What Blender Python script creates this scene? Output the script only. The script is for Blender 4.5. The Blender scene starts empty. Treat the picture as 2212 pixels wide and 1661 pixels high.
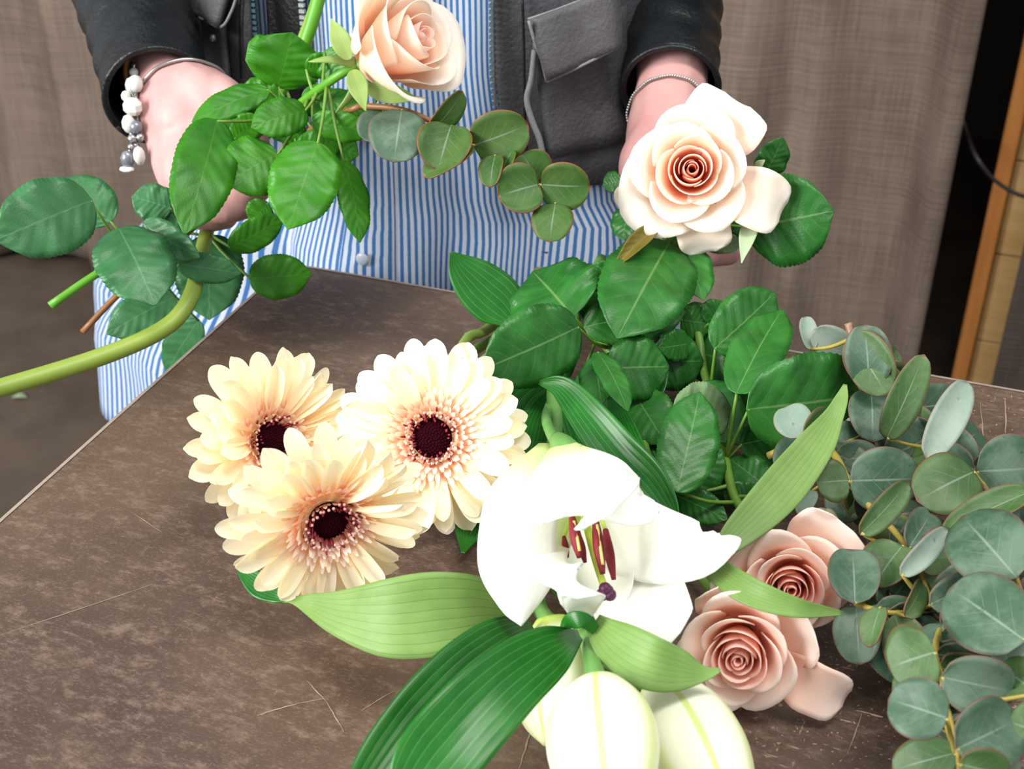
import bpy, bmesh, math, random
from mathutils import Vector, Matrix, Quaternion
from mathutils.bvhtree import BVHTree
V = Vector
rnd = random.Random(7)
sc = bpy.context.scene
COL = sc.collection

# ------------------------------------------------------------------ camera
F = 2800.0
TH, YAW = math.radians(32.3), math.radians(20)
FW = V((-math.sin(YAW)*math.cos(TH), math.cos(YAW)*math.cos(TH), -math.sin(TH)))
RT = V((math.cos(YAW), math.sin(YAW), 0)); UP = RT.cross(FW)
CAM = V((0.451, -0.764, 1.35)); TZ = 0.90
cd = bpy.data.cameras.new('camera'); cam = bpy.data.objects.new('camera', cd); COL.objects.link(cam)
cam.location = CAM; cam.rotation_euler = (math.pi/2-TH, 0, YAW)
cd.sensor_fit = 'HORIZONTAL'; cd.sensor_width = 36; cd.lens = F/2212*36
cd.clip_start = .02; cd.dof.use_dof = True; cd.dof.focus_distance = .70; cd.dof.aperture_fstop = 15
sc.camera = cam
# ------------------------------------------------------------------ light
wd = bpy.data.worlds.new('world'); sc.world = wd; wd.use_nodes = True
wd.node_tree.nodes['Background'].inputs[0].default_value = (.93, .96, 1, 1)
wd.node_tree.nodes['Background'].inputs[1].default_value = .58
def area(name, loc, tgt, sx, sy, power, col=(1, 1, 1)):
    l = bpy.data.lights.new(name, 'AREA'); l.shape = 'RECTANGLE'; l.size = sx; l.size_y = sy
    l.energy = power; l.color = col
    o = bpy.data.objects.new(name, l); COL.objects.link(o); o.location = loc
    o.rotation_euler = (V(tgt)-V(loc)).to_track_quat('-Z', 'Y').to_euler()
    return o
area('window_left_offscreen', (-1.55, -2.1, 2.15), (.25, -.1, .95), 1.5, 1.3, 108, (1, .985, .96))
area('ceiling_lamp_offscreen', (.9, -.3, 2.9), (.6, .3, .9), 1.4, .5, 26, (1, .97, .92))
try:
    sc.cycles.max_bounces = 16; sc.cycles.diffuse_bounces = 9; sc.cycles.transmission_bounces = 10
except Exception: pass
sc.view_settings.view_transform = 'Standard'; sc.view_settings.look = 'None'
sc.view_settings.exposure = 0.55; sc.view_settings.gamma = 1; sc.view_settings.use_curve_mapping = False

# ------------------------------------------------------------------ points
def ray(x, y): return FW + RT*((x-1106)/F) - UP*((y-830.5)/F)
def pt(x, y, k):
    """k>=.4: distance along the view axis; else height above the table top"""
    r = ray(x, y)
    return CAM + r*k if k >= .4 else CAM + r*((TZ+k-CAM.z)/r.z)
def depth(p): return (p-CAM).dot(FW)
def pxm(px, p): return px*depth(p)/F
def onY(x, y, Y):
    r = ray(x, y); return CAM + r*((Y-CAM.y)/r.y)

# ------------------------------------------------------------------ objects
def tag(o, label=None, cat=None, group=None, kind=None):
    for k, v in (('label', label), ('category', cat), ('group', group), ('kind', kind)):
        if v: o[k] = v
    return o
def thing(name, label, cat, loc=(0, 0, 0), group=None):
    o = bpy.data.objects.new(name, None); COL.objects.link(o); o.location = loc
    o.empty_display_size = .02
    return tag(o, label, cat, group)
def worldpos(o):
    p = V((0, 0, 0))
    while o is not None: p += o.location; o = o.parent
    return p
REG = []
def root(o):
    while o is not None and o.parent is not None: o = o.parent
    return o
def register(rt, vs, fs):
    if not vs: return
    lo = [min(v[i] for v in vs) for i in range(3)]; hi = [max(v[i] for v in vs) for i in range(3)]
    REG.append((rt, lo, hi, BVHTree.FromPolygons([tuple(v) for v in vs], [tuple(f) for f in fs])))
def settle(vs, fs, rt, reach=.018, step=.003):
    """shift a leaf a few millimetres so that it lies before or behind its neighbours instead of through them"""
    mean = sum(vs, V((0, 0, 0)))/len(vs); dv = (CAM-mean).normalized()
    lo = [min(v[i] for v in vs)-reach for i in range(3)]; hi = [max(v[i] for v in vs)+reach for i in range(3)]
    near = [e for e in REG if e[0] is not rt and all(lo[i] < e[2][i] and e[1][i] < hi[i] for i in range(3))]
    best = None; n = int(reach/step)
    for k in [0]+[s*q for q in range(1, n+1) for s in (1, -1)]:
        d = dv*(k*step); v2 = [v+d for v in vs]
        c = 4*sum(1 for v in v2 if v.x > -.012 and v.y < .009 and .86 < v.z < TZ+.0004)
        t = BVHTree.FromPolygons([tuple(v) for v in v2], [tuple(f) for f in fs])
        for e in near: c += len(t.overlap(e[3]))
        if best is None or c < best[0]: best = (c, v2, d)
        if c == 0: break
    COST[0] = best[0]
    return best[1], best[2]
COST = [0]
SHIFT = [V((0, 0, 0))]
def obj(name, verts, faces, mats, parent=None, uvs=None, fm=None, smooth=True, loc=None):
    """verts in world space; origin at parent's (or at loc)"""
    off = worldpos(parent) if parent else V(loc or (0, 0, 0))
    me = bpy.data.meshes.new(name)
    me.from_pydata([tuple(V(v)-off) for v in verts], [], faces)
    for m in (mats if isinstance(mats, (list, tuple)) else [mats]): me.materials.append(m)
    if fm: me.polygons.foreach_set('material_index', fm)
    if smooth: me.polygons.foreach_set('use_smooth', [True]*len(me.polygons))
    if uvs:
        l = me.uv_layers.new(name='UVMap')
        for lp in me.loops: l.data[lp.index].uv = uvs[lp.vertex_index]
    me.update()
    o = bpy.data.objects.new(name, me); COL.objects.link(o)
    if parent: o.parent = parent
    else: o.location = off
    rt = root(o)
    if not rt.name.split('.')[0] in ('floor', 'wall_back', 'wall_added_dark_room', 'curtain', 'wooden_panel', 'work_table'): register(rt, [V(v) for v in verts], faces)
    return o
def cr(pts, t):
    """catmull-rom through pts, t in 0..1"""
    n = len(pts)-1
    if n == 0: return pts[0]
    s = min(max(t*n, 0), n-1e-6); i = int(s); f = s-i
    p1, p2 = pts[i], pts[i+1]
    p0 = pts[i-1] if i > 0 else p1*2-p2
    p3 = pts[i+2] if i+2 <= n else p2*2-p1
    return .5*((2*p1)+(p2-p0)*f+(2*p0-5*p1+4*p2-p3)*f*f+(3*p1-p0-3*p2+p3)*f**3)
def lerp(a, b, t): return a+(b-a)*t
def smooth01(t): t = min(max(t, 0), 1); return t*t*(3-2*t)
def tube_data(pts, radii, n=10, seg=None, cap=True, flat=1.0, up=None):
    pts = [V(p) for p in pts]; seg = seg or (len(pts)-1)*4
    rr = radii if isinstance(radii, (list, tuple)) else [radii]
    vs, fs, uv = [], [], []
    N = None
    for i in range(seg+1):
        t = i/seg; c = cr(pts, t)
        T = (cr(pts, min(t+.01, 1))-cr(pts, max(t-.01, 0))).normalized()
        if N is None:
            N = (up or V((0, 0, 1))); N = N-T*N.dot(T)
            if N.length < 1e-3: N = T.orthogonal()
        N = (N-T*N.dot(T)).normalized(); B = T.cross(N)
        r = cr(rr, t) if len(rr) > 1 else rr[0]
        for j in range(n):
            a = 2*math.pi*j/n
            vs.append(c+N*(r*flat*math.cos(a))+B*(r*math.sin(a))); uv.append((j/n, t))
    for i in range(seg):
        for j in range(n):
            fs.append((i*n+j, i*n+(j+1) % n, (i+1)*n+(j+1) % n, (i+1)*n+j))
    if cap: fs += [tuple(range(n))[::-1], tuple(seg*n+j for j in range(n))]
    return vs, fs, uv
def tube(name, pts, radii, m, parent=None, **k):
    vs, fs, uv = tube_data(pts, radii, **k)
    return obj(name, vs, fs, m, parent, uv, loc=pts[0] if not parent else None)
def box_data(c, s, rot=None):
    c = V(c); vs = []
    for z in (-.5, .5):
        for x, y in ((-.5, -.5), (.5, -.5), (.5, .5), (-.5, .5)):
            v = V((x*s[0], y*s[1], z*s[2])); vs.append(c+(rot @ v if rot else v))
    return vs, [(3, 2, 1, 0), (4, 5, 6, 7), (0, 1, 5, 4), (1, 2, 6, 5), (2, 3, 7, 6), (3, 0, 4, 7)]
def box(name, c, s, m, parent=None, rot=None, bev=0):
    vs, fs = box_data(c, s, rot)
    o = obj(name, vs, fs, m, parent, smooth=False, loc=c if not parent else None)
    if bev:
        b = o.modifiers.new('bevel', 'BEVEL'); b.width = bev; b.segments = 2
    return o
def merge(parts):
    vs, fs, uv = [], [], []
    for p in parts:
        n = len(vs); vs += p[0]; fs += [tuple(i+n for i in f) for f in p[1]]
        uv += p[2] if len(p) > 2 else [(0, 0)]*len(p[0])
    return vs, fs, uv
def ball_data(c, r, n=8, m=6, sc3=(1, 1, 1), rot=None):
    vs, fs = [], []
    for i in range(m+1):
        a = math.pi*i/m
        for j in range(n):
            b = 2*math.pi*j/n
            v = V((r*sc3[0]*math.sin(a)*math.cos(b), r*sc3[1]*math.sin(a)*math.sin(b), r*sc3[2]*math.cos(a)))
            vs.append(V(c)+(rot @ v if rot else v))
    for i in range(m):
        for j in range(n): fs.append((i*n+j, (i+1)*n+j, (i+1)*n+(j+1) % n, i*n+(j+1) % n))
    return vs, fs, [(0, 0)]*len(vs)

# ------------------------------------------------------------------ materials
KS = [.72]   # overall albedo scale of everything that is not a bright petal
def lin(h):
    h = h.lstrip('#'); r = [int(h[i:i+2], 16)/255 for i in (0, 2, 4)]
    return tuple(KS[0]*(c/12.92 if c <= .04045 else ((c+.055)/1.055)**2.4) for c in r)+(1,)
class NT:
    def __init__(s, name, rough=.5, spec=.5):
        s.m = bpy.data.materials.new(name); s.m.use_nodes = True; s.t = s.m.node_tree
        s.b = s.t.nodes['Principled BSDF']; s.out = s.t.nodes['Material Output']
        s.b.inputs['Roughness'].default_value = rough; s.b.inputs['Specular IOR Level'].default_value = spec
    def n(s, typ, ins=None, **pr):
        nd = s.t.nodes.new('ShaderNode'+typ)
        for k, v in pr.items(): setattr(nd, k, v)
        for k, v in (ins or {}).items(): s.set(nd.inputs[k], v)
        return nd
    def set(s, sock, v):
        if isinstance(v, bpy.types.NodeSocket): s.t.links.new(v, sock)
        else: sock.default_value = v
    def mth(s, op, a, b=0.0, c=None):
        nd = s.n('Math', {0: a, 1: b}, operation=op)
        if c is not None: s.set(nd.inputs[2], c)
        return nd.outputs[0]
    def mix(s, f, a, b):
        nd = s.n('Mix', data_type='RGBA')
        s.set(nd.inputs[0], f); s.set(nd.inputs[6], a); s.set(nd.inputs[7], b); return nd.outputs[2]
    def ss(s, x, a, b):
        nd = s.n('MapRange', {0: x, 1: a, 2: b, 3: 0.0, 4: 1.0}, interpolation_type='SMOOTHSTEP'); return nd.outputs[0]
    def uv(s):
        sx = s.n('SeparateXYZ', {0: s.n('TexCoord').outputs['UV']}); return sx.outputs[0], sx.outputs[1]
    def obj(s, scale=(1, 1, 1), rot=(0, 0, 0)):
        return s.n('Mapping', {0: s.n('TexCoord').outputs['Object'], 'Scale': scale, 'Rotation': rot}).outputs[0]
    def noise(s, vec, scale, detail=4, rough=.55):
        return s.n('TexNoise', {'Vector': vec, 'Scale': scale, 'Detail': detail, 'Roughness': rough}).outputs[0]
    def color(s, c): s.set(s.b.inputs['Base Color'], c)
    def bump(s, h, st=.3, d=.001):
        s.set(s.b.inputs['Normal'], s.n('Bump', {'Height': h, 'Strength': st, 'Distance': d}).outputs[0])
    def transl(s, fac, col):
        tr = s.n('BsdfTranslucent', {0: col}); mx = s.n('MixShader', {0: fac, 1: s.b.outputs[0], 2: tr.outputs[0]})
        s.t.links.new(mx.outputs[0], s.out.inputs[0])
def plain(name, h, rough=.5, metal=0, spec=.5, var=.12, scale=60):
    s = NT(name, rough, spec); c = lin(h)
    f = s.noise(s.obj(), scale)
    s.color(s.mix(f, tuple(x*(1-var) for x in c[:3])+(1,), tuple(min(x*(1+var), 1) for x in c[:3])+(1,)))
    s.b.inputs['Metallic'].default_value = metal
    return s.m

def leaf_mat(name, base, base2, vein, kind, rough=.38, rim=None, tr=.18, veinw=1.0):
    s = NT(name, rough, .36); x, y = s.uv()
    u = s.mth('ABSOLUTE', s.mth('MULTIPLY_ADD', x, 2.0, -1.0))
    ob = s.obj(); nz = s.noise(ob, 55, 3)
    rn = s.n('ObjectInfo').outputs['Random']
    f = s.mth('ADD', s.mth('MULTIPLY', s.ss(nz, .3, .7), .6), s.mth('MULTIPLY', rn, .4))
    col = s.mix(f, lin(base), lin(base2))
    if kind == 'rose':
        sd = s.mth('FRACT', s.mth('MULTIPLY', s.mth('SUBTRACT', y, s.mth('MULTIPLY', u, .22)), 7.5))
        d = s.mth('ABSOLUTE', s.mth('SUBTRACT', sd, .5))
        side = s.mth('MULTIPLY', s.ss(d, .07, .01), s.ss(u, 1.0, .35))
        mid = s.ss(u, .040, .012)
        v = s.mth('MAXIMUM', s.mth('MULTIPLY', side, .22), mid)
        fine = s.n('TexVoronoi', {'Vector': ob, 'Scale': 420.0}, feature='DISTANCE_TO_EDGE').outputs[0]
        h = s.mth('ADD', s.mth('MULTIPLY', s.mth('COSINE', s.mth('MULTIPLY', s.mth('SUBTRACT', sd, .5), 6.283)), -.8), s.mth('MULTIPLY', s.ss(fine, 0, .2), .25))
        s.bump(h, .16, .0010)
        col = s.mix(s.mth('MULTIPLY', v, .55*veinw), col, lin(vein))
    elif kind == 'lily':
        w = s.mth('FRACT', s.mth('ADD', s.mth('MULTIPLY', x, 8.0), s.mth('MULTIPLY', nz, .25)))
        d = s.mth('ABSOLUTE', s.mth('SUBTRACT', w, .5))
        v = s.ss(d, .055, .012); fine = s.noise(s.n('CombineXYZ', {0: s.mth('MULTIPLY', x, 60.0), 1: y}).outputs[0], 1.0, 2)
        s.bump(s.mth('ADD', s.mth('COSINE', s.mth('MULTIPLY', w, 6.283)), s.mth('MULTIPLY', fine, .6)), .06, .0010)
        col = s.mix(s.mth('MULTIPLY', v, .6*veinw), col, lin(vein))
    else:
        mid = s.ss(u, .05, .012); k = s.mth('FRACT', s.mth('MULTIPLY', s.mth('SUBTRACT', y, s.mth('MULTIPLY', u, .45)), 5.0))
        side = s.mth('MULTIPLY', s.ss(s.mth('ABSOLUTE', s.mth('SUBTRACT', k, .5)), .05, .01), s.ss(u, .9, .2))
        v = s.mth('MULTIPLY', s.mth('MAXIMUM', s.mth('MULTIPLY', side, .45), mid), s.ss(y, 1.0, .5))
        bl = s.ss(s.noise(ob, 34, 5, .65), .40, .64)
        col = s.mix(s.mth('MULTIPLY', bl, .6), col, lin(vein))
        col = s.mix(s.mth('MULTIPLY', v, .65*veinw), col, lin('#a9bca8'))
        sp = s.ss(s.noise(ob, 260, 2), .66, .74); col = s.mix(s.mth('MULTIPLY', sp, .35), col, lin('#2f3f2a'))
        s.bump(s.noise(ob, 300, 3), .12, .001)
    if rim:
        e = s.mth('MAXIMUM', s.ss(u, .93, .985), s.ss(y, .955, .99))
        col = s.mix(s.mth('MULTIPLY', e, .8), col, lin(rim))
    s.color(col); s.transl(tr, col)
    return s.m
KS[0] = .62
ROSEL = leaf_mat('rose_leaf_green', '#226c22', '#42963a', '#8dbb70', 'rose', .36)
ROSED = ROSEL
ROSEB = leaf_mat('rose_leaf_bright', '#2f820c', '#4aa616', '#6bb03a', 'rose', .42, veinw=.7)
ROSEG = leaf_mat('rose_leaf_greyish', '#347c42', '#559a62', '#7fb48a', 'rose', .38, veinw=.8)
ROSEU = leaf_mat('rose_leaf_underside', '#7ea46c', '#93b482', '#5f8a52', 'rose', .55)
LILYG = leaf_mat('lily_leaf_green', '#176a1c', '#2a8a2b', '#86c062', 'lily', .3)
LILYD = LILYG
LILYP = leaf_mat('lily_leaf_pale', '#88b258', '#a0c66e', '#557f38', 'lily', .5)
KS[0] = .54
EUC = leaf_mat('eucalyptus_leaf', '#4f7558', '#42664a', '#8ba68e', 'euc', .5, rim='#8c6a5c', tr=.08)
EUCG = leaf_mat('eucalyptus_leaf_green', '#4a6f3c', '#55803f', '#7c9a66', 'euc', .5, rim='#9a5a48', tr=.12)
EUCP = leaf_mat('eucalyptus_leaf_pale', '#8fac96', '#a3bba8', '#bccebe', 'euc', .55, rim='#b09a90', tr=.08)
EUCH = leaf_mat('eucalyptus_leaf_held', '#3d6b24', '#4d7f2a', '#6d8f48', 'euc', .5, rim='#b0633a', tr=.2)

KS[0] = .72
def stem_mat(name, a, b):
    s = NT(name, .45); f = s.noise(s.obj(), 90, 4); s.color(s.mix(f, lin(a), lin(b))); s.bump(s.noise(s.obj(), 500), .15, .0006); return s.m
ST_ROSE = stem_mat('rose_stem', '#5e8a2c', '#7dab3c'); ST_OLIVE = stem_mat('olive_stem', '#6f7a3a', '#8c9550')
ST_GERB = stem_mat('gerbera_stem', '#7f9a44', '#8fae4e'); ST_LILY = stem_mat('lily_stem', '#5d9a4a', '#7cb45e')
ST_EUC = stem_mat('eucalyptus_stem', '#a99a3e', '#c2ac52'); ST_EUCB = stem_mat('eucalyptus_stem_brown', '#8d6a4c', '#a8836a')
ST_BRIGHT = stem_mat('bright_stem', '#57a01e', '#6cb62c'); ST_BROWN = stem_mat('brown_stem', '#8a5a34', '#a8743f')
ST_PALE = stem_mat('pale_stem', '#8aa63c', '#a0b84c')

KS[0] = 1.0
def rose_mat(name, base, mid, tip, tr=.42):
    s = NT(name, .55, .25); x, y = s.uv()
    nz = s.noise(s.obj(), 40, 3); yy = s.mth('ADD', y, s.mth('MULTIPLY', s.mth('SUBTRACT', nz, .5), .15))
    c = s.mix(s.ss(yy, .0, .55), lin(base), lin(mid)); c = s.mix(s.ss(yy, .45, .95), c, lin(tip))
    s.color(c); s.transl(tr, c)
    vn = s.noise(s.n('CombineXYZ', {0: s.mth('MULTIPLY', x, 30.0), 1: s.mth('MULTIPLY', y, 3.0)}).outputs[0], 1, 2)
    s.bump(vn, .1, .0008); return s.m
R_IN = rose_mat('rose_petal_heart', '#ff4a3c', '#ff8068', '#ffd4c0'); R_MID = rose_mat('rose_petal_inner', '#ff9c78', '#ffd0b4', '#fff2e4')
R_OUT = rose_mat('rose_petal_outer', '#ffd6b4', '#ffeedd', '#fff9f0')
P_IN = rose_mat('pink_rose_petal_heart', '#ff8a74', '#ffb09c', '#ffd6c6', .4); P_MID = rose_mat('pink_rose_petal_inner', '#ffa88c', '#ffccb6', '#ffe3d6', .4)
P_OUT = rose_mat('pink_rose_petal_outer', '#ffc8a6', '#ffe2d0', '#fff0e6', .4)
KS[0] = .8
SEPAL = leaf_mat('sepal_green', '#8fae5a', '#a4c06c', '#6f9a40', 'lily', .5)
SEPALP = leaf_mat('sepal_pale', '#a9bf94', '#bccfa8', '#87a574', 'lily', .55)
KS[0] = 1.0
def gerb_mat(name, a, b):
    s = NT(name, .55, .2); x, y = s.uv()
    ln = s.noise(s.n('CombineXYZ', {0: s.mth('MULTIPLY', x, 9.0), 1: s.mth('MULTIPLY', y, 1.5)}).outputs[0], 1, 2)
    c = s.mix(s.ss(y, .0, .8), lin(a), lin(b)); s.color(c); s.transl(.35, s.mix(.35, c, lin('#ffdf80'))); s.bump(ln, .15, .0010); return s.m
G_PET = gerb_mat('gerbera_petal', '#fee3b8', '#fff8e0'); G_PET2 = G_PET
G_FLO = gerb_mat('gerbera_floret', '#f4ac92', '#ffeedd')
G_DISC = plain('gerbera_disc', '#2a040e', .95, spec=.05, var=.35, scale=400); G_DOT = plain('gerbera_anther', '#e9a79a', .6)
G_RING = plain('gerbera_dark_floret', '#8a2030', .7, var=.3, scale=500)
def lily_mat():
    s = NT('lily_tepal', .5, .25); x, y = s.uv()
    c = s.mix(s.ss(y, .0, .28), lin('#d6e79a'), lin('#fbfbf6')); s.color(c); s.transl(.28, c)
    g = s.noise(s.n('CombineXYZ', {0: s.mth('MULTIPLY', x, 26.0), 1: s.mth('MULTIPLY', y, 2.0)}).outputs[0], 1, 2)
    s.bump(g, .12, .001); return s.m
LILY = lily_mat()
def bud_mat():
    s = NT('lily_bud_skin', .4, .4); x, y = s.uv()
    w = s.mth('ABSOLUTE', s.mth('SUBTRACT', s.mth('FRACT', s.mth('MULTIPLY', x, 3.0)), .5))
    c = s.mix(s.ss(y, .0, .3), lin('#b9d35a'), lin('#f4f6dc'))
    c = s.mix(s.mth('MULTIPLY', s.ss(w, .05, .025), .75), c, lin('#c9dd62'))
    c = s.mix(s.mth('MULTIPLY', s.ss(w, .36, .5), .6), c, lin('#d3e27a'))
    c = s.mix(s.mth('MULTIPLY', s.ss(y, .8, 1.0), .5), c, lin('#c9db7a'))
    s.color(c); s.transl(.15, c); return s.m
BUD = bud_mat()
ANTHER = plain('anther_maroon', '#7a1522', .7, var=.3, scale=400); ANTH_Y = plain('anther_yellow', '#e6d27a', .6)
FILA = plain('filament_green', '#b9cc4e', .5); STIGMA = plain('stigma_purple', '#4a0f38', .5, var=.3, scale=300)
KS[0] = .60
def skin_mat():
    s = NT('skin', .5, .35); n1 = s.noise(s.obj(), 25, 3); n2 = s.noise(s.obj(), 220, 3)
    c = s.mix(s.ss(n1, .3, .7), lin('#eaa9a6'), lin('#f2bdb8')); s.color(c); s.bump(n2, .12, .001)
    s.b.inputs['Subsurface Weight'].default_value = .12; s.b.inputs['Subsurface Radius'].default_value = (.01, .004, .002)
    s.b.inputs['Subsurface Scale'].default_value = .6; return s.m
SKIN = skin_mat()
NAIL = plain('nail', '#e8b0a8', .25)
KS[0] = .72

# ------------------------------------------------------------------ leaves and petals
def blade(name, parent, cl, hw, nrm, m_top, m_bot=None, nv=24, nu=8, cup=0.0, fold=0.0, serr=0.0, teeth=14, wav=0.0, wavn=3, thick=.0004, seed=0, hwr=None, loc=None):
    cl = [V(p) for p in cl]; vs, uv, fs, fm = [], [], [], []
    ph = random.Random(seed).random()*6.28
    for i in range(nv+1):
        v = i/nv; c = cr(cl, v); T = (cr(cl, min(v+.02, 1))-cr(cl, max(v-.02, 0))).normalized()
        N = nrm(v) if callable(nrm) else nrm
        N = (N-T*N.dot(T)).normalized(); S = T.cross(N)
        cu = cup(v) if callable(cup) else cup
        for j in range(nu+1):
            u = j/nu*2-1
            w = (hw(v) if u < 0 or hwr is None else hwr(v))
            if serr and abs(u) > .99: w *= 1+serr*((v*teeth) % 1-.35)
            uu = u*w
            off = fold*abs(uu)+cu*u*u*w+wav*math.sin(v*wavn*6.28+ph+(1.3 if u > 0 else 0))*abs(u)**1.5*w
            vs.append(c+S*uu+N*off); uv.append((j/nu, v))
    n = len(vs); w1 = nu+1
    nn = []
    for i in range(nv+1):
        for j in range(w1):
            a = vs[min(i+1, nv)*w1+j]-vs[max(i-1, 0)*w1+j]; b = vs[i*w1+min(j+1, nu)]-vs[i*w1+max(j-1, 0)]
            q = b.cross(a); N = nrm(i/nv) if callable(nrm) else nrm
            if q.length < 1e-12: q = V(N)
            if q.dot(N) < 0 and abs(cu) < 1.2: q = -q
            nn.append(q.normalized())
    bot = [vs[k]-nn[k]*thick for k in range(n)]
    vs += bot; uv += uv[:n]
    for i in range(nv):
        for j in range(nu):
            a, b, c2, d = i*w1+j, i*w1+j+1, (i+1)*w1+j+1, (i+1)*w1+j
            fs.append((a, b, c2, d)); fm.append(0); fs.append((n+d, n+c2, n+b, n+a)); fm.append(1)
    rim = [i*w1 for i in range(nv+1)]+[nv*w1+j for j in range(1, w1)]+[i*w1+nu for i in range(nv-1, -1, -1)]+[j for j in range(nu-1, 0, -1)]
    for k in range(len(rim)):
        a, b = rim[k], rim[(k+1) % len(rim)]; fs.append((a, b, n+b, n+a)); fm.append(0)
    SHIFT[0] = V((0, 0, 0))
    if name == 'leaf': vs, SHIFT[0] = settle(vs, fs, root(parent))
    return obj(name, vs, fs, [m_top, m_bot or m_top], parent, uv, fm, loc=loc)

def sh_rose(v):
    s = max(math.sin(math.pi*min(v, .80)**.86), 0)**.5
    return s if v < .80 else s*max((1-v)/.20, 0)**(.72+.25*(v-.8)/.2)
def sh_euc(v): return max(1-(2*v**.92-1)**2, 0)**.5
def sh_lily(v): return max(math.sin(math.pi*v**.75), 0)**(.8+.35*v)
SHAPE = {'rose': sh_rose, 'euc': sh_euc, 'lily': sh_lily}
def facing(base, tip, roll):
    ax = (tip-base).normalized(); mid = (base+tip)/2
    n = (CAM-mid).normalized(); n = (n-ax*n.dot(ax)).normalized()
    return Quaternion(ax, math.radians(roll)) @ n
LEAFN = [0]
def leaf(parent, b, t, w, m, kind='rose', roll=0, bend=.06, fold=.12, mb=None, cup=None, name='leaf', stem=None, wav=None, pet=True, petm=None, side=0.0):
    LEAFN[0] += 1; k = LEAFN[0]; r = random.Random(k*13+5)
    base, tip = (b if isinstance(b, V) else pt(*b)), (t if isinstance(t, V) else pt(*t))
    if kind == 'euc': tip = base+(tip-base)*1.06
    mid = (base+tip)/2
    N = facing(base, tip, roll); L = (tip-base).length
    W = pxm(w*(1.16 if kind == 'euc' else 1.05), mid)/max(abs(math.cos(math.radians(roll))), .45)/2
    S = (tip-base).normalized().cross(N)
    cl = [lerp(base, tip, i/6)+N*(bend*L*math.sin(math.pi*i/6)*(1.0 if i < 4 else .9))+S*(side*L*math.sin(math.pi*i/6)) for i in range(7)]
    f = SHAPE[kind]
    if kind == 'euc' and cup is None: cup = r.uniform(-.05, .38)
    if kind == 'rose':
        o = blade(name, parent, cl, lambda v: W*f(v)+.0003, N, m, mb or ROSEU, nv=63, nu=8, cup=-.12 if cup is None else cup, fold=fold, serr=.045, teeth=21, wav=.07 if wav is None else wav, seed=k)
    elif kind == 'euc':
        o = blade(name, parent, cl, lambda v: W*f(v)+.0003, N, m, mb or EUCP, nv=18, nu=8, cup=.08 if cup is None else cup, fold=fold*.5, wav=.05 if wav is None else wav, wavn=1.2, seed=k, thick=.0006)
    else:
        o = blade(name, parent, cl, lambda v: W*f(v)+.0003, N, m, mb or LILYP, nv=28, nu=10, cup=.1 if cup is None else cup, fold=fold, wav=.03 if wav is None else wav, seed=k)
    base, tip = base+SHIFT[0], tip+SHIFT[0]
    if stem and pet:
        q = min(stem, key=lambda p: (p-base).length)
        d = (q-base).length
        if .004 < d < .11:
            tube('petiole', [base+(tip-base)*.02, lerp(base, q, .5)+V((0, 0, -.06*d)), q], [.0009, .0011, .0014], petm or ST_ROSE, o, n=6, seg=6)
    return o
def spine(pts, n=40): return [cr(pts, i/n) for i in range(n+1)]

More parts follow.
